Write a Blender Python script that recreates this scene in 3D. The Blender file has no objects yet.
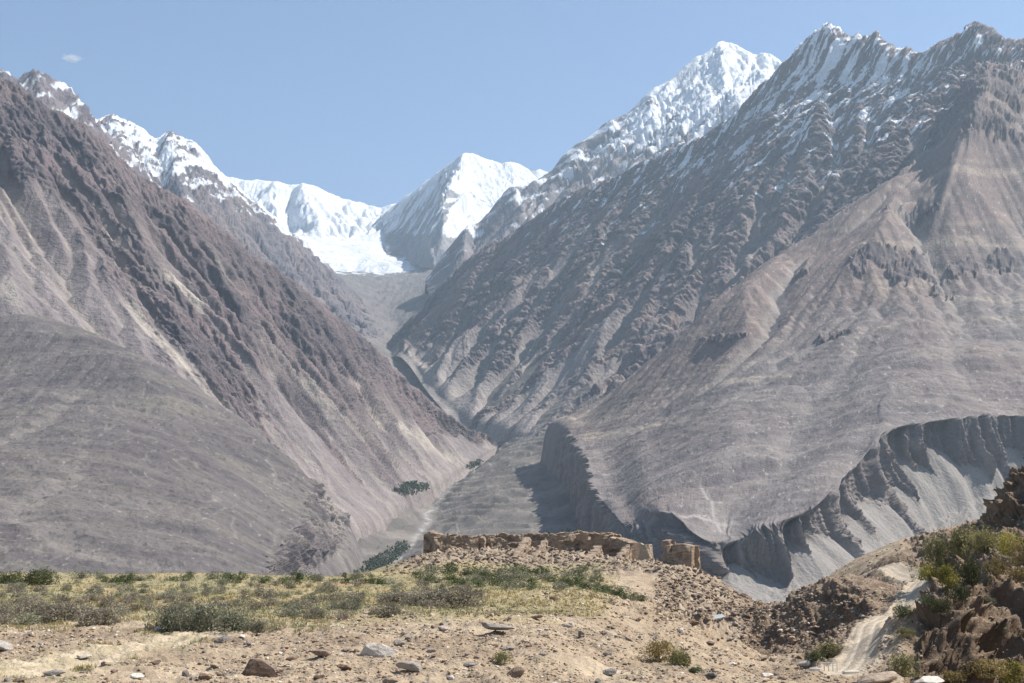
import bpy, math, random
import numpy as np
from mathutils import Vector
from mathutils.bvhtree import BVHTree

# ------------------------------------------------------------------ camera, sky, sun, exposure
F, CX, CY = 1422.0, 512.0, 341.5
PITCH = math.atan((556.0 - CY) / F)
sc = bpy.context.scene
COL = sc.collection
cd = bpy.data.cameras.new('camera')
cd.sensor_width = 36.0
cd.lens = 36.0 * F / 1024.0
cd.clip_start = 0.5
cd.clip_end = 200000.0
cam = bpy.data.objects.new('camera', cd)
COL.objects.link(cam)
cam.location = (0, 0, 0)
cam.rotation_euler = (math.radians(90) + PITCH, 0, 0)
sc.camera = cam

SUN_AZ = 76.0      # degrees to the right of the viewing direction
SUN_EL = 51.0
az, el = math.radians(SUN_AZ), math.radians(SUN_EL)
SUN_DIR = np.array([math.sin(az) * math.cos(el), math.cos(az) * math.cos(el), math.sin(el)])
world = bpy.data.worlds.new('World')
sc.world = world
world.use_nodes = True
wn = world.node_tree
bg = wn.nodes['Background']
sky = wn.nodes.new('ShaderNodeTexSky')
sky.sky_type = 'NISHITA'
sky.sun_disc = False
sky.sun_elevation = el
sky.sun_rotation = az
sky.altitude = 2800.0
sky.air_density = 1.0
sky.dust_density = 0.8
sky.ozone_density = 0.6
wn.links.new(sky.outputs['Color'], bg.inputs['Color'])
bg.inputs['Strength'].default_value = 0.082
sl = bpy.data.lights.new('sun', 'SUN')
sl.energy = 4.2
sl.angle = math.radians(0.53)
sl.color = (1.0, 0.94, 0.86)
sun = bpy.data.objects.new('sun', sl)
COL.objects.link(sun)
sun.location = (300, 0, 300)
sun.rotation_euler = Vector(SUN_DIR).to_track_quat('Z', 'Y').to_euler()
sc.view_settings.view_transform = 'Standard'
sc.view_settings.look = 'None'
sc.view_settings.gamma = 1.0
sc.view_settings.use_curve_mapping = False
sc.view_settings.exposure = 1.1
sc.cycles.max_bounces = 4
sc.cycles.diffuse_bounces = 2
sc.cycles.glossy_bounces = 1
sc.cycles.transmission_bounces = 2
sc.cycles.volume_bounces = 0
sc.cycles.use_denoising = True
HAZE_DENSITY = 3.0e-5

RES = 1.0

# ------------------------------------------------------------------ numeric helpers
f32 = np.float32
CP, SP = math.cos(PITCH), math.sin(PITCH)


def P(px, py, d):
    """world point seen at pixel (px, py) at depth y = d metres"""
    a, b = (px - CX) / F, (CY - py) / F
    vy = CP - b * SP
    vz = SP + b * CP
    return (a / vy * d, d, vz / vy * d)


def project(X, Y, Z):
    w = Y * CP + Z * SP
    return CX + F * X / w, CY - F * (-Y * SP + Z * CP) / w


def hash2(ix, iy, seed):
    h = (ix.astype(np.int64) * 374761393 + iy.astype(np.int64) * 668265263 + seed * 974634777) & 0xffffffff
    h = ((h ^ (h >> 13)) * 1274126177) & 0xffffffff
    h = h ^ (h >> 16)
    return h


def noise2(x, y, seed=0):
    x = np.asarray(x, f32); y = np.asarray(y, f32)
    ix = np.floor(x); iy = np.floor(y)
    fx = x - ix; fy = y - iy
    u = fx * fx * fx * (fx * (fx * 6 - 15) + 10); v = fy * fy * fy * (fy * (fy * 6 - 15) + 10)
    ix = ix.astype(np.int64); iy = iy.astype(np.int64)

    def g(ox, oy):
        a = (hash2(ix + ox, iy + oy, seed) & 1023).astype(np.int32)
        return COS[a] * (fx - ox) + SIN[a] * (fy - oy)
    n00 = g(0, 0); n10 = g(1, 0); n01 = g(0, 1); n11 = g(1, 1)
    a = n00 + u * (n10 - n00)
    b = n01 + u * (n11 - n01)
    return (a + v * (b - a)) * 1.5


_t = np.arange(1024) * (2 * math.pi / 1024)
COS = np.cos(_t).astype(f32); SIN = np.sin(_t).astype(f32)


def fbm(x, y, octs=4, seed=0, gain=0.5, lac=2.03):
    s = 0; a = 1.0; t = 0
    for i in range(octs):
        s = s + a * noise2(x * lac ** i + 17.3 * i, y * lac ** i - 9.1 * i, seed + i)
        t += a; a *= gain
    return s / t


def ridged(x, y, octs=4, seed=0, gain=0.5, lac=2.03):
    s = 0; a = 1.0; t = 0; w = 1.0
    for i in range(octs):
        n = 1 - np.abs(noise2(x * lac ** i + 7.3 * i, y * lac ** i - 3.1 * i, seed + i)) * 1.6
        n = n * n * w
        w = np.clip(n * 1.4, 0, 1)
        s = s + a * n; t += a; a *= gain
    return s / t


def creased(x, y, octs=4, seed=0, gain=0.6, lac=2.1):
    """sharp crests and flat flanks, about 0..1"""
    s = 0; a = 1.0; t = 0
    for i in range(octs):
        n = 1 - np.abs(noise2(x * lac ** i + 5.3 * i, y * lac ** i - 8.1 * i, seed + i)) * 2.1
        s = s + a * n; t += a; a *= gain
    return s / t


def sstep(a, b, x):
    t = np.clip((x - a) / (b - a), 0, 1)
    return t * t * (3 - 2 * t)


def gullies(X, Y, gx, gy, wavelen, octs=5, branch=1.3, gain=0.5, seed=5, amp_slope=1.0):
    """fall-line following gullies that branch; returns value in about -1..1"""
    ax = gx.astype(f32).copy(); ay = gy.astype(f32).copy()
    out = np.zeros(X.shape, f32); tot = 0; a = 1.0; wl = wavelen
    last = None
    for o in range(octs):
        L = np.sqrt(ax * ax + ay * ay) + 1e-6
        dx = -ay / L; dy = ax / L          # across the fall line
        x = (X / wl).astype(f32); y = (Y / wl).astype(f32)
        ix = np.floor(x); iy = np.floor(y); fx = x - ix; fy = y - iy
        ix = ix.astype(np.int64); iy = iy.astype(np.int64)
        vc = np.zeros(X.shape, f32); vs = np.zeros(X.shape, f32); wt = np.zeros(X.shape, f32)
        for i in (-1, 0, 1):
            for j in (-1, 0, 1):
                h = hash2(ix + i, iy + j, seed + o)
                px = fx - i - 0.5 - ((h & 255).astype(f32) / 255 - .5) * .7
                py = fy - j - 0.5 - (((h >> 8) & 255).astype(f32) / 255 - .5) * .7
                w = np.exp(-(px * px + py * py) * 2.2) 
                m = (px * dx + py * dy) * (2 * math.pi)
                vc += np.cos(m) * w; vs += np.sin(m) * w; wt += w
        vc /= wt; vs /= wt
        nrm = np.sqrt(vc * vc + vs * vs) + 0.15
        vc /= nrm; vs /= nrm
        out += a * vc; tot += a
        sgrad = -vs * branch * L * 0.8
        ax = ax + dx * sgrad; ay = ay + dy * sgrad
        a *= gain; wl *= 0.5
        last = vc
    return out / tot, last


def pchip(t, pts, tq):
    """t (n), pts (n, ...), tq (m): monotone cubic"""
    t = np.asarray(t, float)
    n = len(t)
    h = np.diff(t)
    hs = h.reshape((-1,) + (1,) * (pts.ndim - 1))
    dl = np.diff(pts, axis=0) / hs
    m = np.zeros_like(pts)
    if n > 2:
        a, b = dl[:-1], dl[1:]
        w1 = 2 * hs[1:] + hs[:-1]; w2 = hs[1:] + 2 * hs[:-1]
        with np.errstate(divide='ignore', invalid='ignore'):
            mm = (w1 + w2) / (w1 / a + w2 / b)
        mm[(a * b) <= 0] = 0
        m[1:-1] = np.nan_to_num(mm)
    m[0] = dl[0]; m[-1] = dl[-1]
    k = np.clip(np.searchsorted(t, tq, side='right') - 1, 0, n - 2)
    sh = (-1,) + (1,) * (pts.ndim - 1)
    hh = h[k].reshape(sh); s = ((tq - t[k]) / h[k]).reshape(sh)
    return ((2 * s**3 - 3 * s**2 + 1) * pts[k] + (s**3 - 2 * s**2 + s) * hh * m[k]
            + (-2 * s**3 + 3 * s**2) * pts[k + 1] + (s**3 - s**2) * hh * m[k + 1])


def loft(ctrl, nu, nv, wu=None, wv=None):
    """ctrl (rows, cols, 3) world points -> (nv, nu, 3) plus normalised parameters"""
    c = np.array(ctrl, float)
    px, py = project(c[..., 0], np.maximum(c[..., 1], 1), c[..., 2])
    q = np.stack([px, py], -1)
    dv = np.maximum(np.linalg.norm(np.diff(q, axis=0), axis=-1).mean(1), 4)
    du = np.maximum(np.linalg.norm(np.diff(q, axis=1), axis=-1).mean(0), 4)
    if wv is not None: dv = dv * np.array(wv)
    if wu is not None: du = du * np.array(wu)
    tv = np.concatenate([[0], np.cumsum(dv)]); tu = np.concatenate([[0], np.cumsum(du)])
    a = pchip(tv, c, np.linspace(0, tv[-1], nv))
    b = pchip(tu, a.transpose(1, 0, 2), np.linspace(0, tu[-1], nu)).transpose(1, 0, 2)
    rv = np.interp(np.linspace(0, tv[-1], nv), tv, np.arange(len(tv)))
    ru = np.interp(np.linspace(0, tu[-1], nu), tu, np.arange(len(tu)))
    return b, rv[:, None] + np.zeros((1, nu)), ru[None, :] + np.zeros((nv, 1))


def grid_gradient(G):
    """dz/dx, dz/dy over a lofted grid"""
    X, Y, Z = G[..., 0], G[..., 1], G[..., 2]
    xu = np.gradient(X, axis=1); yu = np.gradient(Y, axis=1); zu = np.gradient(Z, axis=1)
    xv = np.gradient(X, axis=0); yv = np.gradient(Y, axis=0); zv = np.gradient(Z, axis=0)
    det = xu * yv - xv * yu
    det = np.where(np.abs(det) < 1e-6, 1e-6, det)
    return (zu * yv - zv * yu) / det, (xu * zv - xv * zu) / det


def grid_normals(G):
    du = np.gradient(G, axis=1); dv = np.gradient(G, axis=0)
    n = np.cross(du, dv)
    n /= np.linalg.norm(n, axis=-1, keepdims=True) + 1e-9
    n[n[..., 2] < 0] *= -1
    return n


def blur(A, r):
    if r < 1: return A
    for ax in (0, 1):
        for _ in range(2):
            p = np.pad(A, [(r + 1, r) if k == ax else (0, 0) for k in range(A.ndim)], mode='edge')
            c = np.cumsum(p, axis=ax)
            n = A.shape[ax]
            hi = np.take(c, np.arange(2 * r + 1, 2 * r + 1 + n), axis=ax)
            lo = np.take(c, np.arange(0, n), axis=ax)
            A = (hi - lo) / (2 * r + 1)
    return A


def mixc(a, b, t):
    return a + (b - a) * t[..., None]


def C(r, g, b):
    return np.array([r, g, b], f32)


# ------------------------------------------------------------------ mesh and object helpers
def mesh_from_arrays(name, V, faces_idx, nper, smooth=True):
    me = bpy.data.meshes.new(name)
    V = np.ascontiguousarray(V, f32).reshape(-1, 3)
    faces_idx = np.ascontiguousarray(faces_idx, np.int32).ravel()
    nf = len(faces_idx) // nper
    me.vertices.add(len(V)); me.vertices.foreach_set('co', V.ravel())
    me.loops.add(len(faces_idx)); me.loops.foreach_set('vertex_index', faces_idx)
    me.polygons.add(nf)
    me.polygons.foreach_set('loop_start', np.arange(0, nf * nper, nper, dtype=np.int32))
    me.polygons.foreach_set('loop_total', np.full(nf, nper, np.int32))
    me.update(calc_edges=True)
    me.validate()
    me.polygons.foreach_set('use_smooth', np.full(len(me.polygons), smooth))
    return me


def grid_faces(nv, nu):
    i = np.arange(nv * nu).reshape(nv, nu)
    return np.stack([i[:-1, :-1], i[:-1, 1:], i[1:, 1:], i[1:, :-1]], -1).reshape(-1, 4)


def set_color(me, cols, name='Col'):
    at = me.color_attributes.new(name, 'FLOAT_COLOR', 'POINT')
    c = np.ones((len(me.vertices), 4), f32)
    c[:, :3] = np.asarray(cols, f32).reshape(-1, 3)
    at.data.foreach_set('color', c.ravel())


def link(name, me, mat=None, parent=None):
    o = bpy.data.objects.new(name, me)
    COL.objects.link(o)
    if mat is not None and me is not None and not me.materials:
        me.materials.append(mat)
    if parent is not None: o.parent = parent
    return o


def tag(o, label=None, cat=None, group=None, kind=None):
    if label: o['label'] = label
    if cat: o['category'] = cat
    if group: o['group'] = group
    if kind: o['kind'] = kind
    return o


def grid_object(name, G, cols, mat, kind='structure', smooth=True):
    nv, nu = G.shape[:2]
    fc = grid_faces(nv, nu)
    # make it face upward
    a, b, c = G[nv // 2, nu // 2], G[nv // 2, nu // 2 + 1], G[nv // 2 + 1, nu // 2 + 1]
    if np.cross(b - a, c - b)[2] < 0: fc = fc[:, ::-1]
    me = mesh_from_arrays(name, G, fc, 4, smooth)
    set_color(me, cols)
    o = link(name, me, mat)
    tag(o, kind=kind)
    return o


# ------------------------------------------------------------------ materials
def new_mat(name):
    m = bpy.data.materials.new(name); m.use_nodes = True
    nt = m.node_tree
    b = nt.nodes['Principled BSDF']
    b.inputs['Roughness'].default_value = 0.95
    b.inputs['Specular IOR Level'].default_value = 0.15
    return m, nt, b


def terrain_mat(name, scales, bump_dist, bump=0.6, vary=0.25, spec=0.12):
    """vertex colour times fine procedural variation, with bump"""
    m, nt, b = new_mat(name)
    N, L = nt.nodes, nt.links
    b.inputs['Specular IOR Level'].default_value = spec
    vc = N.new('ShaderNodeVertexColor'); vc.layer_name = 'Col'
    geo = N.new('ShaderNodeNewGeometry')
    fac = None
    for i, s in enumerate(scales):
        n = N.new('ShaderNodeTexNoise'); n.inputs['Scale'].default_value = 1.0 / s
        n.inputs['Detail'].default_value = 5.0; n.inputs['Roughness'].default_value = 0.65
        L.new(geo.outputs['Position'], n.inputs['Vector'])
        if fac is None: fac = n.outputs['Fac']
        else:
            ad = N.new('ShaderNodeMath'); ad.operation = 'ADD'
            L.new(fac, ad.inputs[0]); L.new(n.outputs['Fac'], ad.inputs[1]); fac = ad.outputs[0]
    mr = N.new('ShaderNodeMapRange')
    k = len(scales)
    mr.inputs['From Min'].default_value = 0.3 * k; mr.inputs['From Max'].default_value = 0.7 * k
    mr.inputs['To Min'].default_value = 1 - vary; mr.inputs['To Max'].default_value = 1 + vary
    L.new(fac, mr.inputs['Value'])
    mul = N.new('ShaderNodeVectorMath'); mul.operation = 'SCALE'
    L.new(vc.outputs['Color'], mul.inputs[0]); L.new(mr.outputs['Result'], mul.inputs['Scale'])
    L.new(mul.outputs['Vector'], b.inputs['Base Color'])
    bp = N.new('ShaderNodeBump'); bp.inputs['Strength'].default_value = bump
    bp.inputs['Distance'].default_value = bump_dist
    L.new(fac, bp.inputs['Height']); L.new(bp.outputs['Normal'], b.inputs['Normal'])
    return m


def plain_mat(name, col, vary=0.2, scale=0.3, rough=0.95, col2=None, bump=0.0, spec=0.15, obj_random=0.0):
    m, nt, b = new_mat(name)
    N, L = nt.nodes, nt.links
    b.inputs['Roughness'].default_value = rough
    b.inputs['Specular IOR Level'].default_value = spec
    tc = N.new('ShaderNodeTexCoord')
    n = N.new('ShaderNodeTexNoise'); n.inputs['Scale'].default_value = 1.0 / scale; n.inputs['Detail'].default_value = 4
    L.new(tc.outputs['Object'], n.inputs['Vector'])
    r = N.new('ShaderNodeValToRGB')
    c2 = col2 or tuple(c * (1 + vary) for c in col)
    r.color_ramp.elements[0].position = 0.35; r.color_ramp.elements[1].position = 0.65
    r.color_ramp.elements[0].color = (*[c * (1 - vary) for c in col], 1)
    r.color_ramp.elements[1].color = (*c2, 1)
    L.new(n.outputs['Fac'], r.inputs['Fac'])
    out = r.outputs['Color']
    if obj_random > 0:
        oi = N.new('ShaderNodeObjectInfo'); mr = N.new('ShaderNodeMapRange')
        mr.inputs['To Min'].default_value = 1 - obj_random; mr.inputs['To Max'].default_value = 1 + obj_random
        L.new(oi.outputs['Random'], mr.inputs['Value'])
        s = N.new('ShaderNodeVectorMath'); s.operation = 'SCALE'
        L.new(out, s.inputs[0]); L.new(mr.outputs['Result'], s.inputs['Scale']); out = s.outputs['Vector']
    L.new(out, b.inputs['Base Color'])
    if bump > 0:
        bp = N.new('ShaderNodeBump'); bp.inputs['Strength'].default_value = 0.7; bp.inputs['Distance'].default_value = bump
        L.new(n.outputs['Fac'], bp.inputs['Height']); L.new(bp.outputs['Normal'], b.inputs['Normal'])
    return m

# ------------------------------------------------------------------ far terrain (kilometres away)
M_FAR = terrain_mat('mountain_ground', [70.0, 19.0], 14.0, bump=0.8, vary=0.28)
M_MID = terrain_mat('fan_ground', [26.0, 7.0], 4.0, bump=0.8, vary=0.22)

ROCK = C(.082, .070, .078); ROCK2 = C(.162, .126, .126); TALUS = C(.182, .156, .156); TALUS2 = C(.268, .236, .222)
SNOW = C(.72, .755, .79); SLATE = C(.125, .125, .14)


def PP(rows):
    return [[P(*p) for p in r] for r in rows]


def n_(a):
    return int(a * RES)


def fall_rows(tops, toes, ts, sag, behind=None):
    """rows from a crest line to a toe line, with a concave profile"""
    T = np.array([P(*p) for p in tops]); B = np.array([P(*p) for p in toes])
    rows = []
    if behind:
        b = T.copy(); b[:, 1] += behind[0]; b[:, 2] -= behind[1]; b[:, 0] *= (b[:, 1] / T[:, 1])
        rows.append(b)
        b2 = T.copy(); b2[:, 1] += behind[0] * .25; b2[:, 2] -= behind[1] * .2
        b2[:, 0] *= (b2[:, 1] / T[:, 1])
        rows.append(b2)
    H = (T[:, 2] - B[:, 2])
    for t in ts:
        r = T + (B - T) * t
        r[:, 2] -= sag * H * math.sin(math.pi * t)
        rows.append(r)
    return rows


def displace(G, gx, gy, wl, amp, W, octs=6, seed=5, branch=1.3, gain=.52):
    g, last = gullies(G[..., 0], G[..., 1], gx, gy, wl, octs, seed=seed, branch=branch, gain=gain)
    G[..., 2] += g * amp * W
    return g, last


def slope_coords(G, gx, gy, ang=None):
    """coordinates across and along a mean fall direction"""
    if ang is None:
        mx, my = gx.mean(), gy.mean(); l = math.hypot(mx, my); mx /= l; my /= l
    else:
        mx, my = math.cos(ang), math.sin(ang)
    a = -G[..., 0] * my + G[..., 1] * mx
    s = G[..., 0] * mx + G[..., 1] * my
    return a, s


def bilinear(A, fx, fy):
    ny, nx = A.shape
    fx = np.clip(fx, 0, nx - 1.001); fy = np.clip(fy, 0, ny - 1.001)
    ix = fx.astype(int); iy = fy.astype(int); tx = fx - ix; ty = fy - iy
    return (A[iy, ix] * (1 - tx) + A[iy, ix + 1] * tx) * (1 - ty) + (A[iy + 1, ix] * (1 - tx) + A[iy + 1, ix + 1] * tx) * ty


def erode(G, cell, steps, K, rough, talus=0.95, seed=1, keep=40, maxh=1e9):
    """run water over a sheet: stream incision and slope failure on a map raster.
    returns height change and log of drained area at the vertices of the sheet"""
    X, Y, Z = G[..., 0], G[..., 1], G[..., 2]
    x0, y0 = X.min() - 2 * cell, Y.min() - 2 * cell
    nx = int((X.max() - x0) / cell) + 4; ny = int((Y.max() - y0) / cell) + 4
    fx, fy = (X - x0) / cell, (Y - y0) / cell
    ii = (np.round(fy).astype(int) * nx + np.round(fx).astype(int)).ravel()
    cnt = np.bincount(ii, minlength=nx * ny).reshape(ny, nx); zs = np.bincount(ii, Z.ravel(), minlength=nx * ny).reshape(ny, nx)
    m = cnt > 0
    z = np.where(m, zs / np.maximum(cnt, 1), 0.0)
    have = m.copy()
    for _ in range(12):
        p = np.pad(np.where(have, z, 0), 1); h = np.pad(have.astype(float), 1)
        s = sum(p[1 + a:ny + 1 + a, 1 + b:nx + 1 + b] for a in (-1, 0, 1) for b in (-1, 0, 1)); c = sum(h[1 + a:ny + 1 + a, 1 + b:nx + 1 + b] for a in (-1, 0, 1) for b in (-1, 0, 1))
        new = (~have) & (c > 0)
        z = np.where(new, s / np.maximum(c, 1), z); have |= new
        if _ == 1: act = have.copy()
    z = np.where(have, z, z[have].min())
    base = blur(z, 2)
    gyx = np.arange(ny)[:, None] * cell + y0 + np.zeros((1, nx)); gxx = np.arange(nx)[None, :] * cell + x0 + np.zeros((ny, 1))
    z = base + rough * (fbm(gxx / (cell * 22), gyx / (cell * 22), 5, seed, gain=.6) * 2.2 + (ridged(gxx / (cell * 30), gyx / (cell * 30), 3, seed + 9) - .5))
    act &= m
    N = nx * ny
    idx = np.arange(N).reshape(ny, nx)
    offs = [(-1, -1), (-1, 0), (-1, 1), (0, -1), (0, 1), (1, -1), (1, 0), (1, 1)]
    I = idx[1:-1, 1:-1]
    nb = np.stack([idx[1 + a:ny - 1 + a, 1 + b:nx - 1 + b] for a, b in offs])
    dist = np.array([math.hypot(a, b) * cell for a, b in offs])[:, None, None]
    actI = act[1:-1, 1:-1]
    A = np.ones(N)
    for it in range(steps):
        zf = z.ravel()
        zi = z[1:-1, 1:-1]
        zn = zf[nb]
        sl = (zi[None] - zn) / dist
        k = sl.argmax(0)
        S = np.take_along_axis(sl, k[None], 0)[0]
        r = np.take_along_axis(nb, k[None], 0)[0]
        dd = dist[k, 0, 0]
        pit = S <= 0
        if it % 3 == 0:
            R = np.full(N + 1, N)
            R[I.ravel()] = np.where(pit, N, r).ravel()
            acc = np.ones(N + 1); acc[N] = 0
            for _ in range(9):
                add = np.bincount(R[:N], weights=acc[:N], minlength=N + 1); add[N] = 0
                acc = acc + add; R = R[R]
            A = acc[:N]
        Ai = A[I] * cell * cell
        dz = np.minimum(K * np.sqrt(Ai) * np.maximum(S, 0), .4 * np.maximum(S, 0) * dd)
        over = np.maximum(S - talus, 0) * dd * .3
        dz = np.where(actI, dz, 0); over = np.where(actI, over, 0)
        zi2 = zi - dz - over
        # fill pits
        mn = zn.min(0)
        zi2 = np.where(pit & actI, np.maximum(zi2, mn + .02), zi2)
        z2 = z.copy(); z2[1:-1, 1:-1] = zi2
        z = (z2.ravel() + np.bincount(r.ravel(), weights=(over * .9).ravel(), minlength=N)).reshape(ny, nx)
    d = z - base
    d = np.where(have, d, 0)
    d = d - blur(d, keep) * .9
    d = np.clip(d, -maxh, maxh)
    la = np.log(np.maximum(blur(A.reshape(ny, nx), 1), 1))
    return bilinear(d, fx, fy), bilinear(la, fx, fy)


def push(G, amt, r=2):
    """move a sheet along its own normals"""
    N = grid_normals(blur(G, r))
    return G + N * amt[..., None]


def crag(G, wl, seed, a=None, s=None, stretch=1.6, warp=.9):
    if a is None: a, s = G[..., 0], G[..., 1]
    w = fbm(a / wl * .4, s / wl * .25, 3, seed + 40) * warp
    rib = creased(a / wl + w, s / (wl * stretch * 1.9), 3, seed, gain=.55)
    fin = creased(a / (wl * .36) + w, s / (wl * .36 * stretch * 1.5), 4, seed + 9, gain=.62)
    return .60 * rib + .40 * fin


# -- left mountain -------------------------------------------------------------------
def build_left_mountain():
    tops = [(-420, -150, 4300), (-150, 5, 4650), (0, 84, 4900), (60, 121, 4990), (100, 145, 5050), (145, 187, 5130), (190, 214, 5200),
            (270, 271, 5400), (340, 319, 5600), (400, 366, 5850), (445, 408, 6050), (480, 440, 6300)]
    toes = [(-300, 345, 3400), (-60, 345, 3500), (170, 410, 3500), (215, 440, 3450), (250, 470, 3350), (290, 510, 3400), (325, 545, 3450),
            (375, 535, 4000), (415, 503, 4700), (460, 474, 5700), (490, 452, 6200), (500, 447, 6500)]
    rows = fall_rows(tops, toes, [0, .12, .3, .5, .7, .86, 1.0], .035, behind=(900, 900))
    # an extra hidden row running under the valley floor
    last = np.array(rows[-1]); under = last.copy(); under[:, 2] -= 60; under[:, 1] -= 150
    rows.append(under)
    G, rv, ru = loft(rows, n_(900), n_(560), wv=[.05, .12] + [1] * 6 + [.3])
    G = blur(G, 4)
    t = np.clip((rv - 2) / 6.0, 0, 1)
    gx, gy = grid_gradient(blur(G, 10))
    base = G.copy()
    X, Y = G[..., 0], G[..., 1]
    a, s = slope_coords(G, gx, gy)
    dl, la = erode(G, 8.5 / RES ** .5, 150, 0.0105, 17, talus=1.0, seed=31, keep=24)
    edge = sstep(1.2, 2.0, rv) * (.6 + .4 * sstep(0, .08, t)) * sstep(1.0, .72, t) * (.35 + .65 * sstep(.75, .3, t))
    G[..., 2] += dl * 1.6 * edge
    W = (.35 + .65 * sstep(0, .12, t)) * (.12 + .88 * sstep(1.0, .45, t))
    g = np.clip(1.0 - (la - 1.0) / 2.2, -1, 1)
    n1 = fbm(a / 300, s / 1100, 4, 3)
    px, py = project(base[..., 0], base[..., 1], base[..., 2])
    # distance below the crest decides how much bare rock stands out of the scree
    bias = 0.80 - 2.3 * t + 0.5 * sstep(200, 430, px) * (t < .5)
    bias += .9 * np.exp(-(((px - 215) / 60) ** 2 + ((py - 345) / 55) ** 2))      # low spur above the fan
    bias -= .7 * np.exp(-(((px - 40) / 70) ** 2 + ((py - 270) / 60) ** 2))
    R = sstep(-.22, .40, g * .5 + n1 * 1.4 + bias * .6)
    cr = crag(G, 90, 11, a, s, stretch=1.8, warp=.5)
    G = push(G, R * (cr - .25) * 32 * (.5 + .5 * W), 4)
    cr2 = crag(G, 36, 15, a, s, stretch=1.6, warp=.5)
    G = push(G, R * (cr2 - .4) * 21, 2)
    G = push(G, (R * .8 + .1) * (crag(G, 16, 16, a, s) - .4) * 7, 1)
    G[..., 2] += (1 - R) * fbm(a / 60, s / 160, 3, 21) * 3.0
    N = grid_normals(G)
    st = fbm(a / 45, s / 900, 4, 61, gain=.65)
    st2 = ridged(a / 170, s / 1800, 2, 64)
    col = mixc(np.broadcast_to(TALUS, X.shape + (3,)), TALUS2, np.clip(.10 + st * 1.3 + .8 * sstep(.72, .95, st2) + .3 * sstep(150, 300, px), 0, 1.0))
    # warm tint of the upper scree
    col = mixc(col, C(.145, .112, .102), np.clip(sstep(.75, .15, t) * .9 + n1 * .6, 0, .85))
    col = mixc(col, C(.285, .250, .218), np.clip(sstep(2.8, 5.2, la) * .75 * (.6 + st), 0, .8))
    R = R * (1 - .75 * sstep(3.0, 4.6, la))
    rk = mixc(np.broadcast_to(ROCK, X.shape + (3,)), ROCK2, np.clip(.42 + 1.4 * fbm(X / 260, Y / 260, 4, 71), 0, 1))
    rk = mixc(rk, C(.20, .17, .155), .6 * sstep(.62, .9, cr2))
    steep = sstep(.80, .55, N[..., 2])
    col = mixc(col, rk, np.clip(R * (.55 + .6 * steep), 0, 1))
    tx = lambda cx, cy, r: np.exp(-(((px - cx) / r) ** 2 + ((py - cy) / (r * .8)) ** 2))
    # pale scree chutes of the photograph, following the slope
    def chute(x0, y0, x1, y1, w, k=.8):
        dx, dy = x1 - x0, y1 - y0; L = math.hypot(dx, dy)
        al = ((px - x0) * dx + (py - y0) * dy) / L; ac = ((px - x0) * -dy + (py - y0) * dx) / L
        ac = ac + 5 * noise2(al / 40, al * 0 + x0, 9)
        return k * np.exp(-(ac / w) ** 2) * sstep(-5, 20, al) * sstep(L + 10, L - 40, al) * (.6 + .8 * np.clip(st + .5, 0, 1)) * (1 - .75 * R)
    for c_ in [(100, 225, 245, 345, 3.5), (150, 262, 300, 400, 3), (250, 330, 400, 465, 5), (200, 245, 250, 310, 5), (330, 375, 470, 470, 4.5),
               (120, 300, 250, 430, 4), (300, 330, 430, 440, 3), (30, 205, 36, 255, 1.5), (0, 280, 22, 315, 6)]:
        col = mixc(col, C(.40, .355, .30), np.clip(chute(*c_), 0, .85))
    grid_object('left_mountain', G, col, M_FAR)


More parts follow.
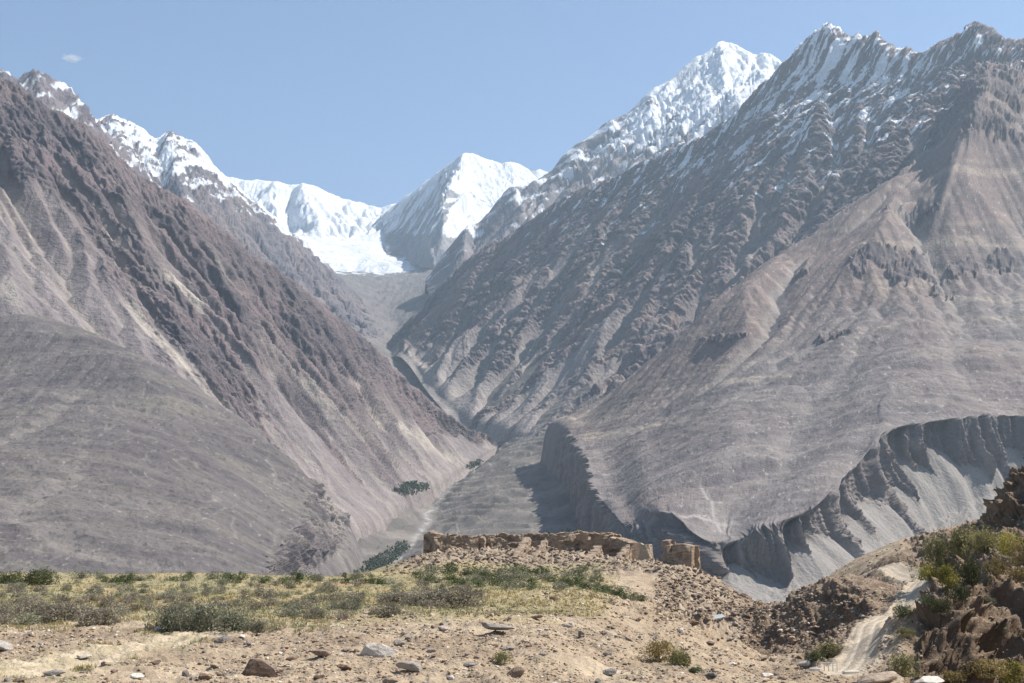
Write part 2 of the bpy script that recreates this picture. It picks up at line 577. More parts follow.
# -- left fan ------------------------------------------------------------------------
def build_left_fan():
    rows = PP([
        [(-700, 335, 4550), (-350, 325, 4500), (-120, 322, 4300), (0, 320, 4150), (70, 338, 3900), (150, 375, 3600), (225, 420, 3300), (310, 492, 2990), (320, 505, 3020), (345, 545, 3080), (360, 575, 3100)],
        [(-700, 310, 4350), (-350, 305, 4300), (-120, 305, 4150), (0, 311, 4000), (70, 328, 3800), (150, 363, 3500), (225, 407, 3250), (310, 476, 2960), (325, 489, 2990), (353, 532, 3000), (372, 575, 2960)],
        [(-700, 390, 3350), (-350, 390, 3300), (-120, 385, 3200), (0, 385, 3150), (75, 395, 3050), (150, 422, 2900), (215, 455, 2800), (302, 515, 2680), (313, 520, 2690), (348, 550, 2740), (365, 585, 2750)],
        [(-700, 480, 2350), (-350, 480, 2300), (-120, 480, 2250), (0, 478, 2250), (80, 484, 2250), (150, 497, 2230), (205, 510, 2230), (280, 545, 2250), (291, 548, 2260), (318, 572, 2330), (335, 600, 2330)],
        [(-700, 560, 1600), (-350, 560, 1600), (-120, 560, 1600), (0, 560, 1600), (80, 563, 1650), (150, 566, 1700), (200, 567, 1750), (262, 575, 1850), (272, 578, 1860), (292, 593, 1900), (305, 610, 1900)],
        [(-700, 622, 1250), (-350, 622, 1250), (-120, 622, 1250), (0, 622, 1250), (80, 622, 1280), (150, 622, 1320), (200, 622, 1380), (258, 622, 1450), (262, 623, 1460), (282, 630, 1480), (295, 640, 1480)],
    ])
    G, rv, ru = loft(rows, n_(760), n_(520), wu=[.12, .35, 1, 1, 1, 1, 1, 1.6, 1.6, 1.2], wv=[.4, 1, 1, 1, .5])
    G = blur(G, 3)
    gx, gy = grid_gradient(blur(G, 8))
    X, Y = G[..., 0], G[..., 1]
    px, py = project(X, Y, G[..., 2])
    cl = sstep(6.9, 7.4, ru) * sstep(9.0, 8.6, ru)         # the cut bank on the right
    a, s = slope_coords(G, gx, gy)
    g, fine = gullies(X, Y, gx, gy, 130, 4, seed=17)
    dl, la = erode(G, 11.0, 100, 0.0095, 9, talus=1.1, seed=57, keep=20)
    G[..., 2] += (1 - cl) * dl * .16
    G[..., 2] += (1 - cl) * (g * 2.6 + fbm(X / 240, Y / 60, 4, 33) * 9 * sstep(0, 1.5, rv) + fbm(X / 30, Y / 30, 4, 35, gain=.7) * 3.0)
    # steps in the surface that run level across the fan
    lv = noise2(X / 500, Y / 170, 50) * 1.5 + Y / 95
    tri = np.abs(lv - np.round(lv)) * 2
    G[..., 2] += (1 - cl) * (tri - .5) * 1.6 * sstep(-.2, .3, noise2(X / 400, Y / 200, 52))
    fl = ridged((Y * 1.0 + X * .2) / 75, (G[..., 2]) / 260, 4, 43) 
    fl2 = ridged((Y + X * .3) / 19 + .8 * fl, G[..., 2] / 40, 4, 44, gain=.65)
    G[..., 0] += cl * ((fl - .45) * 38 + (fl2 - .45) * 18)
    G[..., 2] += cl * ((fl - .4) * 12 + (fl2 - .4) * 12)
    edge = np.exp(-((ru - 7.0) / .35) ** 2)
    G[..., 0] += edge * fbm(Y / 55, X * 0, 4, 47) * 38
    N = grid_normals(G)
    col = mixc(np.broadcast_to(C(.104, .092, .092), X.shape + (3,)), C(.152, .135, .126), np.clip(.4 + fbm(X / 420, Y / 130, 5, 81) * 1.6, 0, 1))
    col = mixc(col, C(.185, .168, .130), np.clip(fbm(X / 300, Y / 60, 4, 83) * 1.2 - .08, 0, .35))
    col = mixc(col, C(.225, .203, .18), np.clip(sstep(3.0, 5.5, la) * .4, 0, .5))
    col = mixc(col, C(.085, .078, .080), np.clip(fbm(X / 110, Y / 38, 5, 84, gain=.65) * 1.5, 0, .5))
    chn = noise2(X / 60 + 2 * fbm(X / 200, Y / 500, 2, 181), Y / 420, 182)
    col = mixc(col, C(.215, .195, .172), np.exp(-(chn / .045) ** 2) * .55 * sstep(-.1, .2, noise2(X / 260, Y / 260, 183)))
    sp = fbm(X / 13, Y / 13, 2, 85) + .14 * noise2(X / 130, Y / 70, 184)
    col = mixc(col, C(.065, .06, .06), sstep(.36, .46, sp) * .75)
    col = mixc(col, C(.30, .27, .25), sstep(.46, .58, -sp) * .6)
    col = mixc(col, mixc(np.broadcast_to(C(.25, .22, .20), X.shape + (3,)), C(.13, .11, .11), sstep(.3, .7, fl)), cl * .85)
    grid_object('left_fan', G, col, M_MID)


# -- right main mountain ----------------------------------------------------------------
def build_right_mountain():
    tops = [(385, 350, 9200), (405, 322, 9100), (440, 283, 9000), (470, 255, 8950), (500, 240, 8900), (535, 214, 8750), (570, 192, 8600), (610, 178, 8450), (650, 155, 8300), (700, 136, 8100),
            (740, 112, 7980), (770, 84, 7850), (795, 58, 7750), (812, 41, 7700), (832, 31, 7600), (855, 42, 7550), (880, 41, 7500), (905, 52, 7400), (930, 58, 7300), (960, 47, 7180), (980, 39, 7100),
            (1024, 51, 7000), (1150, 30, 6900), (1500, 0, 6600)]
    toes = [(385, 356, 8900), (398, 352, 8600), (408, 358, 8350), (416, 368, 8150), (424, 380, 7850), (430, 388, 7650), (437, 396, 7500), (444, 404, 7350), (451, 412, 7250), (459, 420, 7150),
            (467, 428, 7000), (475, 433, 6900), (483, 437, 6800), (490, 440, 6680), (498, 444, 6550), (506, 447, 6400), (515, 450, 6250), (525, 453, 6080), (537, 456, 5880), (550, 462, 5650), (565, 468, 5400),
            (600, 475, 5200), (720, 450, 5050), (1300, 300, 4900)]
    rows = fall_rows(tops, toes, [0, .1, .28, .48, .68, .86, 1.0], .06, behind=(1300, 1300))
    last = np.array(rows[-1]); under = last.copy(); under[:, 2] -= 70; under[:, 1] -= 180
    rows.append(under)
    G, rv, ru = loft(rows, n_(1250), n_(620), wv=[.05, .12] + [1] * 6 + [.3], wu=[1] * 21 + [.5, .12])
    G = blur(G, 5)
    t = np.clip((rv - 2) / 6.0, 0, 1)
    base = G.copy()
    gx, gy = grid_gradient(blur(G, 12))
    X, Y = G[..., 0], G[..., 1]
    px, py = project(X, Y, G[..., 2])
    a, s = slope_coords(G, gx, gy, ang=math.radians(14))
    W0 = (.12 + sstep(0, .15, t)) * (.1 + sstep(1.0, .6, t))
    dl, la = erode(G, 12.0 / RES ** .5, 150, 0.0105, 30, talus=1.05, seed=3, keep=26)
    edge = sstep(1.2, 2.0, rv) * (.55 + .45 * sstep(0, .08, t)) * sstep(1.0, .8, t) * sstep(.2, 1.6, ru)
    G[..., 2] += dl * 1.6 * edge
    gx2, gy2 = grid_gradient(blur(G, 3))
    g = np.clip(1.0 - (la - 1.0) / 2.2, -1, 1)
    W = (.4 + .6 * sstep(0, .1, t)) * (.08 + .92 * sstep(1.0, .55, t))
    n1 = fbm(a / 330, s / 1500, 4, 5)
    bias = .95 - 1.9 * t
    R = sstep(-.30, .40, g * .55 + n1 * 1.2 + bias * .85)
    cr = crag(G, 120, 13, a, s, stretch=2.0, warp=.5)
    G = push(G, R * (cr - .3) * 42 * (.4 + .6 * W), 4)
    cr2 = crag(G, 46, 19, a, s, stretch=1.8, warp=.5)
    G = push(G, R * (cr2 - .4) * 30, 2)
    G = push(G, (R * .8 + .1) * (crag(G, 20, 18, a, s) - .4) * 11, 1)
    # broken skyline
    G[..., 2] += np.exp(-((rv - 2) / .4) ** 2) * (44 + 36 * np.exp(-((px - 829) / 20) ** 2) + 26 * np.exp(-((px - 878) / 9) ** 2) + 25 * np.exp(-((px - 982) / 16) ** 2)) * sstep(700, 800, px)
    tooth = ridged(px / 26, px * 0 + 3.7, 4, 23, gain=.7)
    G[..., 2] += np.exp(-((rv - 2) / .25) ** 2) * (tooth - .5) * 45 * sstep(760, 800, px) * sstep(960, 900, px)
    N = grid_normals(G)
    st = fbm(a / 60, s / 1200, 4, 63, gain=.65)
    col = mixc(np.broadcast_to(TALUS, X.shape + (3,)), TALUS2, np.clip(.25 + st * 1.2 + .8 * sstep(.6, .9, t), 0, 1.0))
    col = mixc(col, C(.215, .17, .155), np.clip(n1 * 1.3 + .25 * sstep(.6, .3, t), 0, .8))
    col = mixc(col, C(.285, .252, .225), np.clip(sstep(2.8, 5.2, la) * .75 * (.6 + st), 0, .8))
    R = R * (1 - .75 * sstep(3.0, 4.6, la))
    rk = mixc(np.broadcast_to(ROCK, X.shape + (3,)), ROCK2, np.clip(.25 + 1.5 * fbm(X / 500, Y / 500, 4, 73), 0, 1))
    rk = rk * 1.22
    rk = mixc(rk, C(.26, .225, .21), .6 * sstep(.5, .8, cr2))
    rk = mixc(rk, C(.235, .175, .155), sstep(.0, .35, fbm(a / 350, s / 900, 4, 75)) * .75)
    steep = sstep(.82, .55, N[..., 2])
    col = mixc(col, rk, np.clip(R * (.45 + .65 * steep), 0, 1))
    # snow left in chutes and on ledges near the crest
    Z = G[..., 2]
    sn = fbm(a / 26, s / 150, 4, 91, gain=.62)
    alt = sstep(1750, 2700, Z)
    sh = sn * 3.2 + np.interp(Z, [1400, 1850, 2100, 2400, 2650], [-2.3, -1.0, -.5, -.1, .12]) + (cr2 - .45) * -1.2 - .3 * g
    sh += .45 * np.exp(-(((px - 838) / 34) ** 2 + ((py - 55) / 22) ** 2))
    sh -= .5 * sstep(905, 985, px) + 1.5 * sstep(560, 480, px)
    col = mixc(col, SNOW, sstep(-.05, .16, sh))
    grid_object('right_mountain', G, col, M_FAR)


# -- right spur and fan with its cut bank ---------------------------------------------------
def build_right_fan():
    # columns from left to right; rows: behind, outline, 3 inner, cliff edge, cliff foot, scree foot
    cols = [
        [(520, 470, 5300), (535, 470, 5050), (545, 482, 4650), (556, 528, 4050), (574, 552, 3550), (594, 570, 3100), (600, 590, 2980), (606, 620, 2640)],
        [(536, 468, 5200), (545, 462, 5020), (558, 482, 4640), (573, 524, 4030), (588, 549, 3540), (612, 566, 3080), (618, 584, 2970), (624, 620, 2620)],
        [(548, 425, 5300), (556, 424, 5080), (570, 438, 4620), (585, 462, 4020), (597, 498, 3520), (622, 527, 3060), (628, 560, 2980), (636, 620, 2600)],
        [(565, 415, 5300), (572, 413, 5080), (590, 432, 4560), (607, 466, 3960), (617, 498, 3460), (636, 529, 2980), (641, 566, 2900), (645, 620, 2560)],
        [(635, 378, 5400), (640, 371, 5180), (645, 415, 4400), (650, 458, 3720), (652, 490, 3220), (664, 514, 2820), (672, 568, 2799.84), (675, 620, 2450)],
        [(735, 300, 5600), (740, 287, 5280), (742, 362, 4320), (738, 425, 3640), (728, 488, 3060), (722, 544, 2640), (736, 582, 2622.0), (740, 622, 2330)],
        [(790, 262, 5800), (794, 250, 5400), (790, 345, 4320), (782, 425, 3600), (772, 485, 3030), (765, 527, 2680), (782, 583, 2661.52), (780, 622, 2340)],
        [(850, 217, 6000), (854, 205, 5550), (838, 330, 4320), (826, 415, 3600), (818, 470, 3050), (814, 512, 2720), (836, 578, 2701.04), (835, 622, 2350)],
        [(896, 182, 6200), (900, 170, 5700), (876, 315, 4350), (862, 390, 3700), (856, 440, 3260), (855, 478, 3000), (890, 560, 2977.68), (885, 622, 2400)],
        [(935, 152, 6400), (938, 143, 5950), (912, 300, 4400), (898, 375, 3760), (892, 408, 3480), (892, 436, 3280), (930, 524, 3254.32), (930, 620, 2450)],
        [(978, 75, 6900), (980, 62, 6500), (965, 285, 4500), (960, 360, 3850), (958, 400, 3560), (962, 420, 3420), (985, 495, 3392.64), (990, 620, 2500)],
        [(1040, 78, 7000), (1040, 66, 6700), (1035, 270, 4600), (1035, 350, 3950), (1035, 392, 3650), (1040, 416, 3520), (1055, 480, 3491.44), (1060, 620, 2550)],
        [(1250, 60, 7000), (1250, 50, 6700), (1250, 240, 4700), (1250, 330, 4050), (1250, 380, 3700), (1260, 408, 3550), (1275, 465, 3521.08), (1290, 620, 2600)],
        [(1700, 60, 7000), (1700, 50, 6700), (1700, 240, 4700), (1700, 330, 4050), (1700, 380, 3700), (1700, 408, 3550), (1700, 465, 3521.08), (1700, 620, 2600)],
    ]
    rows = PP([[c[r] for c in cols] for r in range(8)])
    for r in rows: r[0] = (r[0][0], r[0][1], r[0][2] - 110); r[1] = (r[1][0], r[1][1], r[1][2] - 22)
    G, rv, ru = loft(rows, n_(1150), n_(760), wu=[.6, 1, 1.6, 1.4, 1, 1, 1, 1, 1, 1, 1, .5, .1], wv=[.3, .8, 1, 1, 1, 2.2, .9])
    G = blur(G, 1)
    X, Y = G[..., 0].copy(), G[..., 1].copy()
    px, py = project(X, Y, G[..., 2])
    gx, gy = grid_gradient(blur(G, 14))
    a, s = slope_coords(G, gx, gy)
    cl = sstep(4.9, 5.05, rv) * sstep(6.6, 5.9, rv) * sstep(2.0, 2.6, ru)           # front bank
    cl = np.maximum(cl, sstep(1.0, 1.25, ru) * sstep(2.15, 1.95, ru) * sstep(1.2, 2.0, rv))  # left bank
    up = sstep(3.0, 1.2, rv)                                                              # spur above the fan
    inner = sstep(2.0, 2.6, ru) * (1 - cl) * sstep(5.0, 4.6, rv)
    g, fine = gullies(X, Y, gx, gy, 700, 2, seed=27)
    G[..., 2] += inner * (g * 22 * up + g * 4) * sstep(2.6, 4.4, ru)
    dl, la = erode(G, 12.0, 110, 0.0095, 13, talus=1.1, seed=27, keep=26)
    G[..., 2] += inner * dl * (.13 + .55 * up) * sstep(2.6, 4.4, ru)
    # low level swells and terraces on the fan
    sw = fbm(X / 520, Y / 170, 4, 36)
    G[..., 2] += inner * sw * 34 * sstep(5.0, 4.0, rv) * sstep(1.1, 2.2, rv)
    lv = noise2(X / 600, Y / 240, 50) * 1.8 + G[..., 2] / 17
    tri = np.abs(lv - np.round(lv)) * 2
    tm = sstep(-.15, .35, noise2(X / 500, Y / 300, 52) + .6 * np.exp(-(((px - 650) / 110) ** 2 + ((py - 410) / 30) ** 2)))
    G[..., 2] += inner * (tri - .5) * 1.3 * tm * sstep(1.3, 2.2, rv)
    G[..., 2] += inner * fbm(X / 34, Y / 34, 4, 37, gain=.7) * 4.2
    # rock outcrops on the spur
    oc = np.zeros_like(px)
    for (cx, cy, rx, ry) in [(880, 258, 24, 10), (922, 262, 22, 18), (965, 268, 18, 12), (1003, 262, 14, 10), (900, 275, 14, 14), (945, 285, 12, 12), (860, 268, 10, 14), (915, 210, 26, 5),
                             (725, 335, 22, 5), (835, 340, 30, 5), (800, 270, 12, 5)]:
        oc = np.maximum(oc, np.exp(-(((px - cx) / rx) ** 2 + ((py - cy) / ry) ** 2) * .9))
    crg = crag(G, 70, 53, a, s, stretch=1.2, warp=.4)
    R = sstep(.42, .6, oc + (crg - .5) * .7 + .25 * fbm(X / 70, Y / 70, 3, 58)) * inner
    topR = sstep(165, 95, py + 30 * noise2(X / 200, Y / 200, 59)) * inner * sstep(.25, .5, crg + fbm(X / 200, Y / 200, 3, 57))
    R = np.maximum(R, topR)
    G = push(G, R * ((crg - .3) * 14 + 7), 6)
    G = push(G, topR * (crg - .3) * 22, 6)
    # flutes and buttresses of the bank: pushed out along the horizontal normal; scree cones fill the hollows
    Nb = grid_normals(blur(G, 14))
    hn = Nb[..., :2] / (np.linalg.norm(Nb[..., :2], axis=-1, keepdims=True) + 1e-6)
    ir = np.argmin(np.abs(rv[:, 0] - 5.0))
    q = (X[ir] * .8 + Y[ir] * .62)[None, :] + (rv - 5) * 14
    wob = noise2(q / 90, G[..., 2] / 70, 70) * .10
    e1 = ridged(q / 230 + wob, Y * 0 + 2.2, 2, 71)
    e2 = ridged(q / 74 + wob, G[..., 2] / 700, 3, 72, gain=.6)
    e3 = ridged(q / 21 + wob, G[..., 2] / 260, 3, 74, gain=.65)
    lft = sstep(3.2, 2.2, ru)
    e1 = e1 * (1 - lft) + lft * ridged(Y / 260, X * 0, 2, 75)
    e2 = e2 * (1 - lft) + lft * ridged(Y / 85, X * 0, 3, 76)
    e3 = e3 * (1 - lft) + lft * ridged(Y / 27, G[..., 2] / 200, 3, 79, gain=.65)
    rim = sstep(4.6, 5.03, rv) * sstep(7.0, 6.6, rv) * sstep(1.9, 2.4, ru)
    rim = np.maximum(rim, sstep(.95, 1.3, ru) * sstep(2.3, 1.95, ru) * sstep(1.0, 2.0, rv))
    dpt = sstep(5.0, 6.0, rv)
    e4 = ridged(q / 9.5 + e3 * .6, G[..., 2] / 60, 3, 78, gain=.65)
    cor = sstep(4.2, 5.6, ru)
    rimn = fbm(q / 190, q * 0 + 4.4, 5, 77, gain=.6) * (16 + 94 * cor)
    flu = rimn + (e1 - .6) * (60 * cor + 12) + (e2 - .5) * (26 + 40 * dpt) * (.85 + .15 * cor) + (e3 - .5) * 17 + (e4 - .45) * 8 + fbm(q / 7, G[..., 2] / 6, 3, 178) * 5 * sstep(5.0, 5.15, rv)
    scr = (-80 + 95 * (rv - 5.0) / 1.15 + 16 * noise2(q / 60, q * 0, 79)) 
    isc = sstep(-4, 4, scr - flu) * sstep(2.2, 3.0, ru) * sstep(5.2, 5.5, rv)
    A = rim * np.where(ru > 2.4, np.maximum(flu, np.minimum(scr, 10)), flu)
    G[..., 0] += hn[..., 0] * A; G[..., 1] += hn[..., 1] * A
    G[..., 2] += cl * (1 - isc) * ((e2 - .5) * 20 + (e3 - .5) * 8 + (e1 - .5) * 12) * sstep(4.95, 5.2, rv)
    # scree below
    sc_ = np.maximum(sstep(6.1, 6.3, rv) * sstep(2.2, 3.0, ru), isc)
    gs, _ = gullies(X, Y, gx, gy, 60, 3, seed=41)
    G[..., 2] += sc_ * gs * 4
    col = mixc(np.broadcast_to(C(.156, .137, .136), X.shape + (3,)), C(.215, .190, .175), np.clip(.45 + sw * 1.1 + fbm(X / 150, Y / 50, 4, 86) * .9, 0, 1))
    col = mixc(col, C(.205, .155, .138), np.clip(up * .9 + fbm(X / 500, Y / 500, 3, 88) * .8, 0, .8) * inner)
    col = mixc(col, C(.37, .31, .24), np.clip(sstep(.1, .75, fbm(X / 700, G[..., 2] / 60, 4, 89) * 2.0) * .55 * sstep(3.5, 2.2, rv), 0, .6) * inner)
    col = mixc(col, C(.105, .092, .092), np.clip(fbm(X / 120, Y / 50, 5, 184, gain=.65) * 1.5, 0, .5) * inner)
    sp = fbm(X / 14, Y / 14, 2, 85) + .14 * noise2(X / 130, Y / 70, 185)
    col = mixc(col, C(.10, .095, .095), sstep(.36, .5, sp) * .65 * inner)
    col = mixc(col, C(.40, .37, .33), sstep(.42, .55, -sp) * .7 * inner)
    rk = mixc(np.broadcast_to(ROCK, X.shape + (3,)), C(.16, .135, .13), np.clip(.4 + fbm(X / 60, Y / 60, 3, 73) * 1.2, 0, 1))
    col = mixc(col, rk, R * .85)
    bank = mixc(np.broadcast_to(C(.150, .128, .122), X.shape + (3,)), C(.33, .29, .25), np.clip((e3 - .3) * .9 + (e2 - .4) * .5, 0, 1))  # ribs coloured paler than the hollows, standing in for light catching them
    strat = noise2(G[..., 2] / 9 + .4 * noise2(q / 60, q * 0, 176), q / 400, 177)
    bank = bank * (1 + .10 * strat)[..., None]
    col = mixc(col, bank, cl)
    col = mixc(col, C(.245, .225, .205), sc_ * .9)
    col = mixc(col, C(.29, .262, .235), np.clip(sstep(3.0, 5.5, la) * (.25 + .35 * up), 0, .6) * inner)
    # a faint track and pale washes on the fan
    for (x0, y0, x1, y1, w) in [(640, 500, 700, 540, 1.0), (655, 508, 740, 520, 1.4), (700, 480, 722, 530, 1.6), (742, 545, 700, 535, 1.2)]:
        dx, dy = x1 - x0, y1 - y0; L = math.hypot(dx, dy)
        al = ((px - x0) * dx + (py - y0) * dy) / L; ac = ((px - x0) * -dy + (py - y0) * dx) / L + 3 * noise2(al / 18, al * 0 + x0, 9)
        col = mixc(col, C(.36, .33, .30), .75 * np.exp(-(ac / w) ** 2) * sstep(-3, 5, al) * sstep(L + 3, L - 5, al) * inner)
    sn = fbm(X / 40, Y / 90, 4, 91) * 2.2 + sstep(1900, 2600, G[..., 2]) * .9 - 1.35
    col = mixc(col, SNOW, sstep(0, .15, sn) * sstep(120, 70, py))
    grid_object('right_fan', G, col, M_MID)


# -- valley floor --------------------------------------------------------------------------
def build_valley():
    rows = PP([
        [(-100, 640, 2100), (150, 640, 2100), (380, 636, 2000), (420, 640, 2000), (520, 640, 2000), (760, 640, 2100)],
        [(200, 590, 2900), (300, 587, 2900), (380, 590, 2900), (410, 588, 2900), (500, 584, 2900), (660, 588, 2900)],
        [(290, 560, 3500), (340, 558, 3500), (392, 563, 3500), (425, 556, 3500), (500, 557, 3500), (640, 550, 3500)],
        [(330, 520, 4200), (375, 527, 4200), (415, 534, 4200), (455, 525, 4200), (515, 515, 4200), (610, 498, 4200)],
        [(370, 488, 4900), (405, 498, 4900), (432, 506, 4900), (455, 498, 4900), (508, 486, 4900), (600, 446, 4900)],
        [(420, 460, 5700), (445, 472, 5700), (462, 477, 5700), (480, 468, 5700), (518, 456, 5700), (600, 425, 5700)],
        [(440, 435, 6400), (470, 448, 6400), (490, 455, 6400), (502, 445, 6400), (525, 428, 6400), (590, 385, 6400)],
        [(400, 400, 7300), (430, 415, 7300), (450, 422, 7300), (462, 415, 7300), (485, 398, 7300), (560, 345, 7300)],
        [(360, 345, 8300), (390, 365, 8300), (412, 372, 8300), (422, 366, 8300), (440, 352, 8300), (500, 320, 8300)],
        [(300, 300, 10000), (345, 312, 10000), (392, 322, 10000), (405, 318, 10000), (430, 305, 10000), (480, 270, 10000)],
        [(260, 272, 12300), (310, 276, 12300), (370, 285, 12300), (395, 284, 12300), (430, 277, 12300), (480, 250, 12300)],
        [(230, 262, 14000), (290, 264, 14000), (350, 268, 14000), (390, 268, 14000), (430, 262, 14000), (490, 250, 14000)],
    ])
    G, rv, ru = loft(rows, n_(420), n_(640))
    G = blur(G, 3)
    X, Y = G[..., 0], G[..., 1]
    gx, gy = grid_gradient(blur(G, 8))
    px, py = project(X, Y, G[..., 2])
    g, fine = gullies(X, Y, gx, gy, 160, 5, seed=37)
    k = .4 + 1.2 * sstep(6, 10, rv)
    for (cx, cy, rr_, h) in [(395, 515, 26, 42), (440, 525, 30, -14), (500, 500, 34, 16), (360, 545, 20, 16), (520, 470, 22, 14)]:
        G[..., 2] += h * np.exp(-((px - cx) / rr_) ** 2 - ((py - cy) / (rr_ * .55)) ** 2)
    # terraces beside the stream
    lv = G[..., 2] / 26 + noise2(X / 300, Y / 300, 62)
    rg_ = ridged(X / 85, Y / 130, 5, 69, gain=.62)
    G[..., 2] += sstep(1, 2, rv) * ((rg_ - .5) * 7 + g * 4 * k + fbm(X / 150, Y / 150, 6, 64, gain=.6) * 14 * k + (sstep(.25, .75, lv - np.floor(lv)) - .5) * 7 * sstep(7, 5, rv))
    col = mixc(np.broadcast_to(C(.118, .105, .097), X.shape + (3,)), C(.205, .184, .162), np.clip(.5 + fbm(X / 160, Y / 220, 5, 66) * 1.8, 0, 1))
    col = mixc(col, C(.155, .142, .142), sstep(7.5, 9, rv) * .7)  # upper valley ground, with distance haze put into its colour as grey
    col = mixc(col, C(.13, .14, .10), sstep(.3, .42, fbm(X / 45, Y / 45, 3, 68)) * .4 * sstep(6, 4, rv))
    col = mixc(col, C(.085, .08, .078), np.clip(fbm(X / 70, Y / 110, 5, 166, gain=.65) * 1.8, 0, .6) * sstep(9, 7, rv))
    # stream bed: pale gravel along the axis
    ax = np.interp(rv[:, 0], range(12), [400, 388, 396, 418, 436, 463, 489, 449, 411, 392, 372, 352])[:, None]
    ax = ax + 5 * noise2(Y / 240, Y * 0, 93)
    wpx = np.interp(rv[:, 0], [0, 4, 6, 8, 11], [3.5, 3, 3, 2, 2])[:, None]
    bed = np.exp(-((px - ax) / wpx) ** 2) * sstep(8.5, 6.5, rv)
    col = mixc(col, C(.38, .37, .35), np.clip(bed * (.25 + .9 * (fbm(X / 40, Y / 40, 2, 95) + .3)), 0, .95))
    # glacier rubble and old snow at the head
    sn = sstep(10.3, 10.8, rv) * sstep(.0, .2, fbm(X / 120, Y / 160, 4, 97) + (rv - 10.75) * .6)
    col = mixc(col, SNOW, sn)
    grid_object('valley_floor', G, col, M_MID)


# -- snow mountains at the back --------------------------------------------------------------
def ridge_sheet(name, rows, nu, nv, wl, amp, wl_c, amp_c, colour, seed, snowfun, bl=3, wv=None, wu=None, big=0, top=1, nrows=None, topamp=.4, calm=None, ero=0):
    G, rv, ru = loft(rows, n_(nu), n_(nv), wv=wv, wu=wu)
    G = blur(G, bl)
    X, Y = G[..., 0], G[..., 1]
    gx, gy = grid_gradient(blur(G, 8))
    a, s = slope_coords(G, gx, gy)
    nr = len(rows)
    t = np.clip((rv - top) / (nr - 1 - top), 0, 1)
    W = (topamp + (1 - topamp) * sstep(0, .15, t)) * (1 if calm is None else 1 - .8 * sstep(calm - .06, calm + .06, t))
    if ero:
        dl, la = erode(G, ero, 90, 0.0105, ero * 2.2, talus=1.1, seed=seed, keep=24)
        g = np.clip(1.0 - (la - 1.0) / 2.2, -1, 1)
        G[..., 2] += dl * 1.1 * W * sstep(top - .8, top, rv) * sstep(1.0, .85, t) * sstep(.2, 1.5, ru)
        amp_c = amp_c * .7
    else:
        g, fine = gullies(X, Y, gx, gy, wl, 6, seed=seed)
        G[..., 2] += g * amp * W
    cr = crag(G, wl_c, seed + 3, a, s, warp=.5)
    cr2 = crag(G, wl_c / 3, seed + 6, a, s, warp=.5)
    G = push(G, ((cr - .4) * amp_c + (cr2 - .4) * amp_c * .38) * W, 3)
    N = grid_normals(G)
    px, py = project(X, Y, G[..., 2])
    rk = mixc(np.broadcast_to(colour[0], X.shape + (3,)), colour[1], np.clip(.4 + 1.4 * fbm(X / 300, Y / 300, 4, seed + 20), 0, 1))
    sh = snowfun(px, py, t, ru, G, N, g, cr, cr2, a, s)
    col = mixc(rk, SNOW * (1 - .22 * np.clip(.3 + fbm(X / 260, Y / 260, 5, seed + 30) * 1.6, 0, 1))[..., None], sstep(-.08, .12, sh))
    return grid_object(name, G, col, M_FAR)


def behind_rows(top, dy=1200, dz=1200):
    r = []
    for p in top:
        k = (p[1] + dy) / p[1]
        r.append((p[0] * k, p[1] + dy, p[2] - dz))
    return r


X_ = lambda G: G[..., 0]
Y_ = lambda G: G[..., 1]


